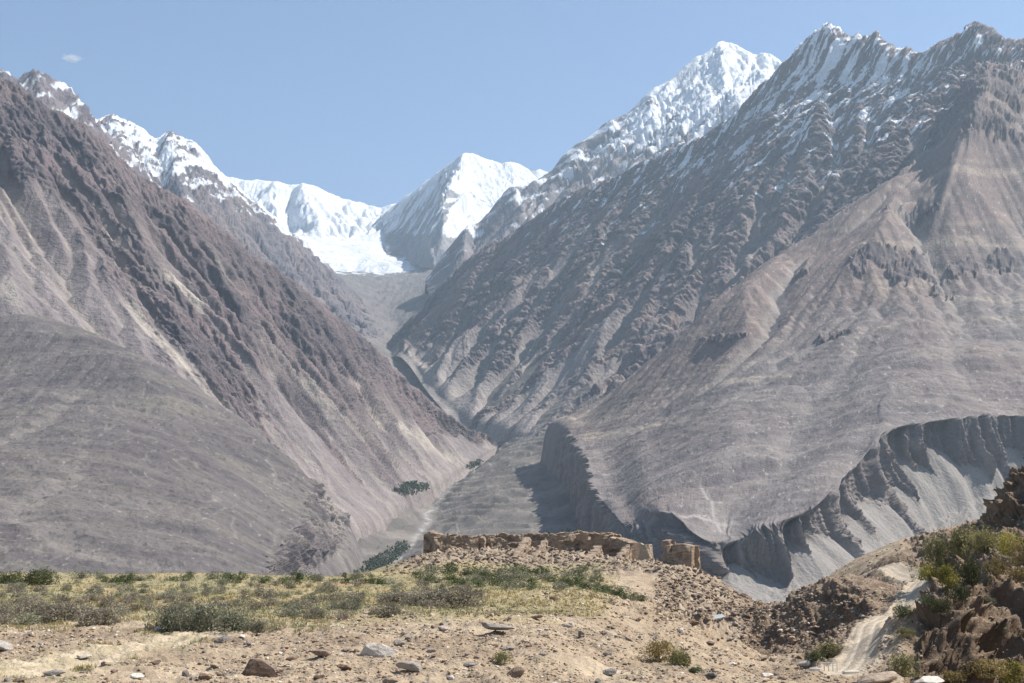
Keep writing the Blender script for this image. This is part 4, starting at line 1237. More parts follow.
def rock_mat(name, c1, c2):
    m, nt, b = new_mat(name)
    N, L = nt.nodes, nt.links
    tc = N.new('ShaderNodeTexCoord')
    n = N.new('ShaderNodeTexNoise'); n.inputs['Scale'].default_value = 2.3; n.inputs['Detail'].default_value = 7; n.inputs['Roughness'].default_value = .7
    L.new(tc.outputs['Object'], n.inputs['Vector'])
    r = N.new('ShaderNodeValToRGB'); r.color_ramp.elements[0].position = .36; r.color_ramp.elements[1].position = .66
    r.color_ramp.elements[0].color = (*c1, 1); r.color_ramp.elements[1].color = (*c2, 1)
    L.new(n.outputs['Fac'], r.inputs['Fac'])
    oi = N.new('ShaderNodeObjectInfo'); mr = N.new('ShaderNodeMapRange')
    mr.inputs['To Min'].default_value = .72; mr.inputs['To Max'].default_value = 1.3
    L.new(oi.outputs['Random'], mr.inputs['Value'])
    s = N.new('ShaderNodeVectorMath'); s.operation = 'SCALE'
    L.new(r.outputs['Color'], s.inputs[0]); L.new(mr.outputs['Result'], s.inputs['Scale'])
    L.new(s.outputs['Vector'], b.inputs['Base Color'])
    bp = N.new('ShaderNodeBump'); bp.inputs['Strength'].default_value = .9; bp.inputs['Distance'].default_value = .08
    L.new(n.outputs['Fac'], bp.inputs['Height']); L.new(bp.outputs['Normal'], b.inputs['Normal'])
    return m


M_RK = [rock_mat('tan_rock', (.25, .19, .14), (.46, .375, .29)), rock_mat('grey_rock', (.19, .17, .15), (.38, .34, .30)), rock_mat('rusty_rock', (.15, .105, .078), (.30, .22, .165)),
        rock_mat('pale_rock', (.40, .36, .31), (.62, .58, .52))]
ROCKS = []
for k in range(14):
    V, Fc = rock_verts(300 + k, 3, flat=RNG.uniform(.5, .85), long=RNG.uniform(1.0, 1.6))
    ROCKS.append((V, Fc))
_rock_me = {}


def rock_mesh(k, mi):
    if (k, mi) not in _rock_me:
        V, Fc = ROCKS[k]
        me = mesh_from_arrays('boulder', V, Fc, 3, smooth=False)
        me.materials.append(M_RK[mi]); _rock_me[(k, mi)] = me
    return _rock_me[(k, mi)]


def put_rock(loc, size, mi, name='boulder', k=None, sink=.25, rot=None, scale=None):
    k = RNG.randrange(len(ROCKS)) if k is None else k
    o = bpy.data.objects.new(name, rock_mesh(k, mi)); COL.objects.link(o)
    o.location = (loc[0], loc[1], loc[2] - 0 + size * (.5 - sink) * .6)
    o.rotation_euler = rot or (RNG.uniform(-.35, .35), RNG.uniform(-.35, .35), RNG.uniform(0, 6.28))
    sc_ = scale or (1, 1, 1)
    o.scale = (size * .5 * sc_[0], size * .5 * sc_[1], size * .5 * sc_[2])
    return o


# the boulders the photograph shows one by one: (px, py of the base, width in px, material, label, scale)
HERO = [
    (379, 658, 30, 3, 'large pale slabby boulder split in two, on the stony slope below the field', (1.1, .8, .9)),
    (259, 677, 34, 2, 'large rusty brown boulder half buried beside the dirt track bottom left of centre', (1.15, .7, .75)),
    (320, 657, 17, 2, 'dark brown squat boulder left of the large pale slabby boulder', (1, .8, .8)),
    (292, 662, 14, 2, 'small dark boulder between two larger brown boulders', (1, .8, .7)),
    (223, 643, 14, 1, 'dark grey boulder beside the bend of the dirt track', (1, .8, .7)),
    (346, 671, 15, 2, 'low brown boulder just below the large pale slabby boulder', (1.1, .8, .7)),
    (3, 650, 20, 3, 'rounded pale boulder cut by the left edge of the picture', (1, .8, 1.1)),
    (160, 632, 14, 3, 'white stone lying against the foot of the big grey-green bush', (1, .8, .8)),
    (412, 672, 18, 1, 'grey boulder tilted to the right on the stony slope', (1.2, .7, .8)),
    (399, 647, 12, 1, 'small grey boulder touching the large pale slabby boulder', (1, .8, .9)),
    (496, 633, 30, 1, 'long flat grey slab of rock on the slope below the field', (1.35, .7, .45)),
    (516, 678, 20, 2, 'upright brown boulder at the bottom middle of the picture', (.9, .7, 1.1)),
    (444, 632, 13, 1, 'blue-grey boulder at the upper edge of the stony slope', (1, .8, .9)),
    (470, 668, 14, 1, 'grey block of stone left of the upright brown boulder', (1.1, .8, .7)),
    (555, 601, 10, 2, 'dark red stone alone on bare ground at the right edge of the field', (1, .8, .7)),
    (581, 638, 10, 1, 'dark grey pointed stone on the slope below the rubble', (.8, .8, 1.2)),
    (535, 620, 12, 2, 'rusty stone on the slope right of the long flat slab', (1.1, .8, .6)),
    (543, 657, 10, 1, 'light grey stone above the bottom edge, right of centre', (1, .8, .7)),
    (610, 676, 16, 3, 'pale stone block at the bottom, right of the upright brown boulder', (1, .8, .7)),
    (692, 627, 16, 2, 'dark overhanging rock block at the foot of the rubble slope', (1.3, .8, .7)),
    (926, 686, 26, 3, 'large boulder with a white rounded top beside the road at the bottom right', (1.1, .9, .8)),
    (874, 686, 36, 0, 'broad flat-topped dark rock at the near edge of the road', (1.3, .8, .62)),
    (806, 667, 11, 3, 'white stone at the verge of the road near the railing', (1.1, .8, .8)),
    (766, 679, 14, 3, 'pale stone at the left verge of the road at the bottom', (1, .8, .7)),
    (83, 660, 14, 3, 'pale flat stone beside the dirt track at the left', (1.2, .8, .6)),
    (54, 677, 18, 1, 'dark mossy stone at the left end of the dirt track', (1.2, .8, .6)),
    (138, 680, 16, 3, 'white stone lying on the bottom edge of the picture at the left', (1, .8, .6)),
    (20, 683, 12, 2, 'dark brown stone in the bottom left corner', (1, .8, .7)),
]


def hero_rocks():
    used = []
    for i, (px, py, w, mi, lab, scl) in enumerate(HERO):
        p, n = hit(px, py - 1)
        if p is None: p, n = hit(px, 681)
        size = w * p.y / F
        o = put_rock(p, size, mi, k=i % len(ROCKS), sink=.22, scale=scl)
        o.rotation_euler = (RNG.uniform(-.2, .2), RNG.uniform(-.2, .2), RNG.uniform(-.5, .5))
        tag(o, lab, 'boulder')
        used.append((px, py))
    return used


ROCK_TEXT = [('tan angular stone half sunk in the sandy slope', 'tan stones on the sandy slope'), ('grey angular stone half sunk in the sandy slope', 'grey stones on the sandy slope'),
             ('rusty brown stone half sunk in the sandy slope', 'rusty stones on the sandy slope'), ('pale whitish stone half sunk in the sandy slope', 'pale stones on the sandy slope')]


def scatter_rocks():
    used = hero_rocks()
    n = 0; tries = 0
    while n < 250 and tries < 4000:
        tries += 1
        px = RNG.uniform(-10, 800); py = RNG.uniform(608, 686)
        if px < 330 and py < 632: continue
        if px < 560 and py < 612: continue
        p, nn = hit(px, py)
        if p is None: continue
        rd, _, _ = polyline_dist(np.array([p.x]), np.array([p.y]), ROAD)
        td, _, _ = polyline_dist(np.array([p.x]), np.array([p.y]), TRACK)
        if rd[0] < 1.7 or (td[0] < 1.7) or p.y > 190: continue
        if min(abs(px - u) + 2 * abs(py - v) for u, v in used) < 14: continue
        wpx = 3.6 + 9 * RNG.random() ** 2.6 * (.4 + .6 * (py - 600) / 83)
        mi = RNG.choices([0, 1, 2, 3], [5, 3, 2.2, 1.6])[0]
        o = put_rock(p, wpx * p.y / F, mi, name='stone', sink=.3)
        tag(o, ROCK_TEXT[mi][0], 'stone', group=ROCK_TEXT[mi][1])
        n += 1


def stones_mass(name, mi_cols, pts, sizes, seed, mat):
    """countless small stones as one mesh"""
    rg = np.random.default_rng(seed)
    base = [rock_verts(700 + k, 1, flat=.7, long=1.2) for k in range(8)]
    Vs, Fs, Cs = [], [], []; off = 0
    n = len(pts)
    kind = rg.integers(0, 8, n)
    for k in range(8):
        idx = np.where(kind == k)[0]
        if len(idx) == 0: continue
        V, Fc = base[k]
        ang = rg.uniform(0, 6.28, len(idx)); ca, sa = np.cos(ang), np.sin(ang)
        tl = rg.uniform(-.5, .5, len(idx)); ct, s2 = np.cos(tl), np.sin(tl)
        x, y, z = V[:, 0][None], V[:, 1][None], V[:, 2][None]
        y2 = y * ct[:, None] - z * s2[:, None]; z2 = y * s2[:, None] + z * ct[:, None]
        x3 = x * ca[:, None] - y2 * sa[:, None]; y3 = x * sa[:, None] + y2 * ca[:, None]
        W = np.stack([x3, y3, z2], -1) * sizes[idx][:, None, None] * .5 + pts[idx][:, None, :]
        Vs.append(W.reshape(-1, 3))
        Fs.append((Fc[None] + (np.arange(len(idx)) * len(V))[:, None, None]).reshape(-1, 3) + off)
        c = mi_cols[rg.integers(0, len(mi_cols), len(idx))] * rg.uniform(.75, 1.25, (len(idx), 1))
        Cs.append(np.repeat(c, len(V), axis=0))
        off += W.shape[0] * W.shape[1]
    me = mesh_from_arrays(name, np.concatenate(Vs), np.concatenate(Fs), 3, smooth=False)
    set_color(me, np.concatenate(Cs))
    return tag(link(name, me, mat), kind='stuff')


def sample_ground(n, x0, x1, y0, y1, rg, keep):
    """random points of the ground grid inside a pixel window; spread evenly over the picture"""
    X, Y, Z = GG[..., 0], GG[..., 1], GG[..., 2]
    ok = (Y > 30) & (Y < 300)
    px, py = project(X, np.maximum(Y, 1), Z)
    m = ok & (px > x0) & (px < x1) & (py > y0) & (py < y1) & keep(px, py, X, Y, Z)
    ii = np.argwhere(m)
    w = np.ones(len(ii))
    # weight by the on-screen size of a cell
    dpy = np.abs(np.gradient(py, axis=0)); dpx = np.abs(np.gradient(px, axis=1))
    w = (dpy * dpx)[m].clip(0.01, 4); w /= w.sum()
    sel = ii[rg.choice(len(ii), n, p=w)]
    jit = rg.uniform(-.2, .2, (n, 2))
    p = GG[sel[:, 0], sel[:, 1]].copy(); p[:, :2] += jit * .3
    return p


def scatter_small():
    rg = np.random.default_rng(5)
    cols = np.array([[.40, .32, .235], [.31, .25, .195], [.24, .165, .115], [.50, .44, .36], [.36, .285, .20], [.19, .145, .11], [.30, .22, .155]])

    def keep(px, py, X, Y, Z):
        rd, _, _ = polyline_dist(X, Y, ROAD); td, _, _ = polyline_dist(X, Y, TRACK)
        k = (rd > 1.6) & ((td > 1.5) | (py < 600)) & ~((px < 330) & (py < 626)) & ~((px < 520) & (py < 606)) & (px < 905)
        return k
    p = sample_ground(80000, -20, 905, 586, 700, rg, keep)
    d = p[:, 1]
    # clumping
    cl = fbm(p[:, 0] / 5, p[:, 1] / 5, 3, 77)
    p = p[cl > -.22]; d = p[:, 1]
    sz = (1.0 + 4.2 * rg.random(len(p)) ** 4) * d / F
    stones_mass('scattered_stones', cols, p, sz, 6, M_STONE)

    def keep2(px, py, X, Y, Z):
        return (((px > 655 + 0 * py) & (px < 765) & (py > 566) & (py < 622)) | ((px > 385) & (px < 700) & (py > 543) & (py < 578) & (Y > 215))) & (Y < 285)
    p = sample_ground(24000, 380, 770, 540, 640, rg, keep2)
    sz = (1.0 + 5.2 * rg.random(len(p)) ** 5) * p[:, 1] / F
    stones_mass('rubble', cols[[0, 1, 2, 4, 5]] * .66, p, sz, 8, M_STONE)

    def keep3(px, py, X, Y, Z):
        rd, _, _ = polyline_dist(X, Y, ROAD)
        return (px > 740) & (rd > 1.5) & ((px > 900) | (Y > 118))
    p = sample_ground(9000, 740, 1040, 470, 690, rg, keep3)
    sz = (1.2 + 3.4 * rg.random(len(p)) ** 3) * p[:, 1] / F
    stones_mass('hillside_debris', np.array([[.30, .23, .17], [.17, .125, .09], [.24, .19, .14], [.40, .33, .26]]), p, sz, 9, M_STONE)


M_STONE = terrain_mat('small_stones', [.5, .12], .03, bump=.5, vary=.2)


# ---- shrubs -----------------------------------------------------------------------------
def shrub_mesh(seed, n, leaf, wide=1.0, high=.6, lobes=7, ragged=.25, stems=14, upright=0.0):
    """leaf-sized faces on several uneven lobes, with thin stems showing through; radius about 1"""
    rg = np.random.default_rng(seed)
    cs = []
    for k in range(lobes):
        a = rg.uniform(0, 6.28); r = rg.uniform(0, .62) * (k > 0)
        cs.append((r * math.cos(a) * wide, r * math.sin(a) * wide, rg.uniform(.25, .62) * high, rg.uniform(.26, .5)))
    cs = np.array(cs)
    k = rg.integers(0, lobes, n)
    d = rg.normal(size=(n, 3)); d /= np.linalg.norm(d, axis=1, keepdims=True)
    rad = cs[k, 3] * (rg.uniform(.35, 1.0, n) ** .5 + rg.exponential(ragged * .35, n))
    c = cs[k, :3] + d * rad[:, None] * np.array([1, 1, .85 * high / .6])
    # gaps
    g = noise3(c, 3.2, seed)
    c = c[(g > -.28) & (c[:, 2] > .0)]
    n = len(c)
    u = rg.normal(size=(n, 3)); u[:, 2] += upright; u /= np.linalg.norm(u, axis=1, keepdims=True)
    v = np.cross(u, rg.normal(size=(n, 3))); v /= np.linalg.norm(v, axis=1, keepdims=True)
    L = leaf * rg.uniform(.6, 1.5, n)[:, None]; Wd = L * .42
    q = np.stack([c - u * L * .5, c + v * Wd * .5, c + u * L * .5, c - v * Wd * .5], 1).reshape(-1, 3)
    fq = np.arange(4 * n).reshape(-1, 4)
    tone = np.repeat(rg.uniform(.72, 1.3, n) * (1 + .25 * noise3(c, 1.8, seed + 3)), 4)
    # stems
    sv, sf, off = [], [], 4 * n
    for i in range(stems):
        j = rg.integers(0, lobes); tip = cs[j, :3] + rg.normal(size=3) * .18; root = rg.normal(size=3) * .07; root[2] = -.08
        mid = (tip + root) / 2 + rg.normal(size=3) * .06
        t0, t1 = .022, .012
        P3 = [root, mid, tip]; R3 = [t0, t1, .005]
        for m in range(3):
            for b in range(3):
                an = b * 2.094
                sv.append(P3[m] + np.array([math.cos(an), math.sin(an), 0]) * R3[m])
        for m in range(2):
            for b in range(3):
                a0 = off + m * 3 + b; a1 = off + m * 3 + (b + 1) % 3
                sf.append([a0, a1, a1 + 3, a0 + 3])
        off += 9
    return q, fq, tone, np.array(sv), np.array(sf)


def leaf_mat(name, trans=.25):
    m, nt, b = new_mat(name)
    N, L = nt.nodes, nt.links
    b.inputs['Roughness'].default_value = .7
    vc = N.new('ShaderNodeVertexColor'); vc.layer_name = 'Col'
    oi = N.new('ShaderNodeObjectInfo'); mr = N.new('ShaderNodeMapRange')
    mr.inputs['To Min'].default_value = .75; mr.inputs['To Max'].default_value = 1.3
    L.new(oi.outputs['Random'], mr.inputs['Value'])
    s = N.new('ShaderNodeVectorMath'); s.operation = 'SCALE'
    L.new(vc.outputs['Color'], s.inputs[0]); L.new(mr.outputs['Result'], s.inputs['Scale'])
    L.new(s.outputs['Vector'], b.inputs['Base Color'])
    tr = N.new('ShaderNodeBsdfTranslucent'); L.new(s.outputs['Vector'], tr.inputs['Color'])
    mx = N.new('ShaderNodeMixShader'); mx.inputs['Fac'].default_value = trans
    L.new(b.outputs['BSDF'], mx.inputs[1]); L.new(tr.outputs['BSDF'], mx.inputs[2])
    L.new(mx.outputs['Shader'], nt.nodes['Material Output'].inputs['Surface'])
    return m


M_LEAF = leaf_mat('shrub_leaves')
M_STEM = plain_mat('shrub_stems', (.20, .15, .11), vary=.3)
SHRUB_COL = {
    'sage': ((.17, .175, .115), (.29, .28, .205)),       # grey-green
    'grey': ((.20, .175, .13), (.30, .265, .205)),         # grey-brown, half dry
    'green': ((.060, .085, .035), (.13, .155, .065)),
    'dark': ((.050, .058, .026), (.10, .105, .045)),
    'yellow': ((.20, .19, .05), (.46, .39, .10)),
    'olive': ((.14, .14, .06), (.30, .27, .125)),
    'orange': ((.20, .15, .06), (.34, .27, .12)),
}
_sh = {}


def shrub_data(kind, var, n=1500, leaf=.085, **kw):
    key = (kind, var, n)
    if key not in _sh:
        c0, c1 = SHRUB_COL[kind]
        q, fq, tone, sv, sf = shrub_mesh(hash(kind) % 97 * 0 + sum(map(ord, kind)) + var * 13, n, leaf, **kw)
        rg = np.random.default_rng(var)
        t = np.repeat(rg.random(len(q) // 4), 4)[:, None] if False else np.clip((noise3(q, 1.5, var) * .8 + .5), 0, 1)[:, None]
        col = (np.array(c0) * (1 - t) + np.array(c1) * t) * tone[:, None]
        me = mesh_from_arrays('foliage', q, fq, 4, smooth=False); set_color(me, col); me.materials.append(M_LEAF)
        ms = mesh_from_arrays('stems', sv, sf, 4, smooth=True); ms.materials.append(M_STEM)
        # one-mesh version for shrubs too small to show their stems
        allv = np.concatenate([q, sv]); allf = np.concatenate([fq, sf])
        ma = mesh_from_arrays('shrub', allv, allf, 4, smooth=False)
        set_color(ma, np.concatenate([col, np.tile([.20, .15, .11], (len(sv), 1))])); ma.materials.append(M_LEAF)
        _sh[key] = (me, ms, ma)
    return _sh[key]


def put_shrub(p, w, h, kind, var, label, group=None, parts=False, n=1500, leaf=.085, name='shrub', **kw):
    me, ms, ma = shrub_data(kind, var, n, leaf, **kw)
    if parts:
        r = bpy.data.objects.new(name, None); COL.objects.link(r)
        r.empty_display_size = .2
        f = link('foliage', me, None, r); s = link('stems', ms, None, r)
    else:
        r = link(name, ma)
    r.location = (p[0], p[1], p[2] - .03)
    r.rotation_euler = (0, 0, RNG.uniform(0, 6.28))
    r.scale = (w / 1.7, w / 1.7, h / .85)
    tag(r, label, 'shrub', group)
    return r


def on_ground(px, py):
    p, n = hit(px, py)
    return p


BIG_SHRUBS = [  # px, base py, width px, height px, kind, label
    (172, 630, 46, 28, 'sage', 'left lobe of the big dense grey-green bush row beside the track', ),
    (200, 631, 48, 32, 'sage', 'middle and tallest bush of the dense grey-green row beside the track'),
    (232, 631, 46, 24, 'sage', 'rightmost low bush of the dense grey-green row beside the track'),
    (258, 631, 24, 13, 'sage', 'small grey-green bush trailing off the right end of the dense row'),
    (455, 607, 52, 22, 'grey', 'broad grey-brown bush on the bare edge in the middle of the field'),
    (425, 606, 44, 17, 'grey', 'pale half-dry bush left of the broad grey-brown bush'),
    (395, 604, 40, 14, 'grey', 'low half-dry bush with pale twigs left of centre at the field edge'),
    (38, 586, 44, 18, 'dark', 'dark olive bush standing tallest at the far left rim of the field'),
    (8, 584, 26, 13, 'dark', 'dark bush at the far left rim beside the tallest dark bush'),
    (100, 625, 54, 20, 'grey', 'wide grey-brown bush at the left, in front of the field'),
    (62, 622, 50, 22, 'grey', 'grey-brown twiggy bush with dark base at the left'),
    (18, 618, 46, 20, 'grey', 'grey-brown twiggy bush at the left margin of the field'),
    (655, 662, 34, 24, 'orange', 'orange and olive bush on the bare slope above the road'),
    (680, 666, 28, 20, 'olive', 'olive bush just right of the orange bush on the bare slope'),
    (696, 672, 16, 8, 'green', 'small green bush low on the bare slope toward the road'),
    (500, 664, 20, 14, 'olive', 'thin olive shrub among stones above the upright brown boulder'),
    (830, 657, 28, 17, 'olive', 'yellowish green bush on the bank above the road railing'),
    (815, 661, 18, 12, 'green', 'green bush at the dark foot of the bank left of the railing'),
    (903, 676, 30, 24, 'olive', 'olive bush at the foot of the rock wall right of the road'),
    (905, 617, 18, 14, 'green', 'dark green bush where the road meets the rocky hill'),
    (878, 690, 1, 1, 'green', None),
    (985, 676, 44, 20, 'orange', 'golden bush at the bottom right under the rock wall'),
    (1012, 682, 40, 22, 'yellow', 'yellow bush in the bottom right corner'),
    (950, 688, 36, 14, 'orange', 'low golden bush at the bottom edge left of the corner bush'),
    (905, 636, 18, 10, 'olive', 'small pale green shrub on the bank just above the road bend'),
    (1000, 632, 18, 14, 'sage', 'pale sage shrub growing alone on the dark rock wall'),
    (988, 604, 16, 12, 'sage', 'upper pale shrub growing on the dark rock wall'),
    # the thicket on the right hill
    (938, 566, 34, 40, 'olive', 'tall olive green bush at the left end of the hillside thicket'),
    (960, 556, 36, 38, 'olive', 'second tall olive bush of the hillside thicket against the far cliffs'),
    (985, 553, 38, 34, 'olive', 'rounded olive bush in the middle of the hillside thicket crest'),
    (1010, 556, 36, 30, 'yellow', 'yellow-tipped bush at the right end of the thicket crest'),
    (1030, 565, 34, 32, 'orange', 'golden bush cut by the right edge of the picture'),
    (930, 580, 28, 24, 'yellow', 'bright yellow-green bush low at the left of the hillside thicket'),
    (948, 588, 30, 30, 'yellow', 'bright yellow bush below the second tall olive bush of the thicket'),
    (972, 585, 30, 36, 'dark', 'deep green bush in the shade of the thicket'),
    (958, 602, 26, 26, 'dark', 'dark bush filling the gully under the thicket'),
    (996, 574, 34, 24, 'orange', 'pale golden bush above the rock wall edge'),
    (1018, 582, 30, 20, 'orange', 'dry golden bush at the right above the rock wall'),
    (940, 612, 22, 20, 'dark', 'dark low bush at the lower end of the gully'),
    (926, 606, 18, 14, 'green', 'green bush clinging to the bank above the road'),
]


def build_shrubs():
    kws = dict(n=3600, leaf=.075, lobes=11)
    i = 0
    for (px, py, w, h, kind, lab) in BIG_SHRUBS:
        if lab is None: continue
        p = on_ground(px, min(py, 682)) or on_ground(px, min(py, 682) + 3)
        if p is None: continue
        d = p.y
        if px > 920 and py < 620: w *= 1.12; h *= .95
        else: w *= 1.2; h *= 1.15
        put_shrub(p, w * d / F, h * d / F, kind, i % 4, lab, parts=True, **kws)
        i += 1
    spots = []
    # rows of scrub over the terrace
    groups = {
        'sage': ('low grey-green scrub bush among dry grass on the terrace', 'grey-green scrub bushes on the terrace'),
        'grey': ('low grey-brown half-dry scrub bush on the terrace', 'grey-brown scrub bushes on the terrace'),
        'green': ('small dark green bush along the far rim of the terrace', 'green bushes along the rim of the terrace'),
    }
    n = 0; tries = 0
    while n < 262 and tries < 7000:
        tries += 1
        zone = RNG.random()
        if zone < .26:      # far rim, green
            px = RNG.uniform(-15, 420); py = RNG.uniform(577.5, 585); kind = 'green' if RNG.random() < .75 else 'sage'
            if RNG.random() > .35 + .65 * (noise2(np.array([px / 35.]), np.array([.3]), 4)[0] > -.05): continue
            h = RNG.uniform(5, 12)
        elif zone < .66:    # broad belt of grey scrub
            px = RNG.uniform(-15, 480); py = RNG.uniform(586, 626 - max(0, px - 280) * .08)
            if px > 120 and px < 265 and py > 612: continue
            kind = 'grey' if RNG.random() < (.7 if py > 596 else .35) else 'sage'
            h = RNG.uniform(8, 17) * (.55 + .45 * (py - 585) / 38)
        else:               # green bushes in front of the ruins and along the crest
            t = RNG.random()
            if t < .55:
                px = RNG.uniform(425, 600); py = RNG.uniform(572, 590); kind = RNG.choice(['green', 'sage'])
            else:
                px = RNG.uniform(560, 648); py = 584 + (px - 560) * .2 + RNG.uniform(-2, 2); kind = 'green'
            h = RNG.uniform(7, 13)
        p = on_ground(px, py)
        if p is None or p.y > 252: continue
        if any((px - a) ** 2 + 5 * (py - b) ** 2 < 55 for a, b in spots): continue
        spots.append((px, py))
        w = h * RNG.uniform(1.5, 2.8)
        d = p.y
        if kind == 'green' and (px > 420):
            lab = ('small dark green bush on the ground in front of the ruined fort', 'green bushes in front of the ruined fort')
        elif kind == 'green': lab = groups['green']
        else: lab = groups[kind]
        put_shrub(p, w * d / F, h * d / F, kind, n % 5, lab[0], lab[1], n=1100, leaf=.10)
        n += 1


# ---- dry grass ----------------------------------------------------------------------------
def build_grass():
    rg = np.random.default_rng(21)

    def keep(px, py, X, Y, Z):
        td, _, _ = polyline_dist(X, Y, TRACK)
        return ((py < 632) & (px < 620) & (Y < 250) & (Y > 55) & ((px < 330) | (py < 616)) & (px < 640 - (py - 580) * 1.2)) | ((td < 3) & (td > 1.5) & (py > 630) & (px < 330) & (noise2(X / 2.5, Y / 2.5, 3) > .25))
    p = sample_ground(16000, -30, 640, 572, 690, rg, keep)
    cl = fbm(p[:, 0] / 4, p[:, 1] / 7, 3, 31); p = p[cl > -.25]
    n = len(p); B = 7
    d = p[:, 1][:, None]
    h = rg.uniform(.08, .30, (n, B)) * np.clip(.35 + d / 160, .3, 1.1); a = rg.uniform(0, 6.28, (n, B)); r = rg.uniform(0, .22, (n, B))
    x = p[:, 0][:, None] + r * np.cos(a); y = p[:, 1][:, None] + r * np.sin(a); z = p[:, 2][:, None] - .03 + 0 * r
    wd = .018 + d * .00016
    b = rg.uniform(0, 6.28, (n, B))
    v0 = np.stack([x - wd * np.cos(b), y - wd * np.sin(b), z], -1); v1 = np.stack([x + wd * np.cos(b), y + wd * np.sin(b), z], -1)
    ln = rg.normal(0, .35, (n, B, 2)) * h[..., None]
    v2 = np.stack([x + ln[..., 0], y + ln[..., 1], z + h], -1)
    V = np.stack([v0, v1, v2], 2).reshape(-1, 3)
    me = mesh_from_arrays('dry_grass', V, np.arange(len(V)).reshape(-1, 3), 3, smooth=False)
    c = np.array([[.46, .37, .17], [.35, .31, .15], [.25, .26, .13], [.47, .38, .23]])
    patch = np.clip(.5 + 1.6 * fbm(p[:, 0] / 14, p[:, 1] / 20, 3, 33), 0, .999)
    ci = np.clip((patch * 3 + rg.normal(0, .5, n)).astype(int), 0, 3)
    set_color(me, np.repeat(c[ci] * rg.uniform(.8, 1.2, (n, 1)), B * 3, axis=0))
    tag(link('dry_grass', me, M_LEAF), kind='stuff')


# ---- ruined fort --------------------------------------------------------------------------
def mud_mat(name, c1, c2):
    m, nt, b = new_mat(name)
    N, L = nt.nodes, nt.links
    g = N.new('ShaderNodeNewGeometry')
    mp = N.new('ShaderNodeMapping'); mp.inputs['Scale'].default_value = (1, 1, 2.6)
    L.new(g.outputs['Position'], mp.inputs['Vector'])
    n = N.new('ShaderNodeTexNoise'); n.inputs['Scale'].default_value = 1.1; n.inputs['Detail'].default_value = 7; n.inputs['Roughness'].default_value = .7
    L.new(mp.outputs['Vector'], n.inputs['Vector'])
    r = N.new('ShaderNodeValToRGB'); r.color_ramp.elements[0].position = .35; r.color_ramp.elements[1].position = .65
    r.color_ramp.elements[0].color = (*c1, 1); r.color_ramp.elements[1].color = (*c2, 1)
    L.new(n.outputs['Fac'], r.inputs['Fac']); L.new(r.outputs['Color'], b.inputs['Base Color'])
    bp = N.new('ShaderNodeBump'); bp.inputs['Strength'].default_value = .9; bp.inputs['Distance'].default_value = .25
    L.new(n.outputs['Fac'], bp.inputs['Height']); L.new(bp.outputs['Normal'], b.inputs['Normal'])
    return m


M_MUD = mud_mat('mud_and_stone', (.19, .138, .098), (.40, .315, .235))
M_MUD2 = mud_mat('pale_plaster', (.30, .235, .17), (.44, .36, .27))
M_MUD3 = mud_mat('red_mud', (.25, .17, .115), (.41, .305, .215))


def ruin_wall(path, name, parent, mat, thick=1.1, seed=0, depth=1.6, rough=.42):
    """path: (px, d, top py) points; an eroded wall of real thickness running between them"""
    pts = []
    for (px, d, top) in path:
        w = P(px, top, d); pts.append(w)
    pts = np.array(pts)
    seg = np.r_[0, np.cumsum(np.linalg.norm(np.diff(pts[:, :2], axis=0), axis=1))]
    nl = max(int(seg[-1] / .22), 8)
    s = np.linspace(0, seg[-1], nl)
    cx, cy, ct = [np.interp(s, seg, pts[:, k]) for k in range(3)]
    dx, dy = np.gradient(cx), np.gradient(cy); L = np.hypot(dx, dy) + 1e-9; nx, ny = -dy / L, dx / L
    zb = np.array([(drop(x, y)[0] or -3) for x, y in zip(cx, cy)]) - depth
    erode = (fbm(s / 3.1, s * 0 + seed, 4, seed, gain=.6)) * rough * 2.2 + (noise2(s / .8, s * 0, seed + 3) > .35) * .25
    top = np.maximum(ct + erode * .75 - .1, zb + depth + .15)
    nh = 16
    # cross-section: up the front, over the top, down the back
    prof = [(-1, h) for h in np.linspace(0, 1, nh)] + [(-.4, 1.015), (.4, 1.015)] + [(1, h) for h in np.linspace(1, 0, nh)]
    prof = np.array(prof); m = len(prof)
    T = thick * .5 * (1 + .45 * (1 - prof[:, 1][None])) * np.ones((nl, 1))
    Hh = zb[:, None] + (top - zb)[:, None] * prof[:, 1][None]
    off = prof[:, 0][None] * T
    nz = fbm(s[:, None] / 1.4 + 0 * Hh, Hh / 1.1 + prof[:, 0][None] * 9, 4, seed + 7, gain=.6) * rough * 1.3
    hole = sstep(.32, .5, noise2(s[:, None] / 1.9 + 0 * Hh, Hh / 1.3 + prof[:, 0][None] * 5, seed + 9)) * .45
    off = off + np.sign(prof[:, 0][None]) * (nz - hole) * (prof[:, 1][None] < 1.01)
    X = cx[:, None] + nx[:, None] * off; Y = cy[:, None] + ny[:, None] * off
    Z = Hh + nz * .3
    V = np.stack([X, Y, Z], -1)
    fc = grid_faces(nl, m)
    e0 = len(V.reshape(-1, 3))
    vv = V.reshape(-1, 3)
    # end caps as strips between front and back
    caps = []
    for r in (0, nl - 1):
        for k in range(m // 2 - 1):
            a, b_, c_, d_ = r * m + k, r * m + k + 1, r * m + m - 2 - k, r * m + m - 1 - k
            caps.append([a, b_, c_, d_] if r else [d_, c_, b_, a])
    fc = np.concatenate([fc, np.array(caps)])
    me = mesh_from_arrays(name, vv, fc, 4, smooth=False)
    return link(name, me, mat, parent)


def empty(name, loc):
    o = bpy.data.objects.new(name, None); COL.objects.link(o); o.location = loc; o.empty_display_size = .5
    return o


def rel(o, parent):
    """keep a part built in world coordinates in place under its parent"""
    o.matrix_parent_inverse = parent.matrix_basis.inverted() if True else None
    return o


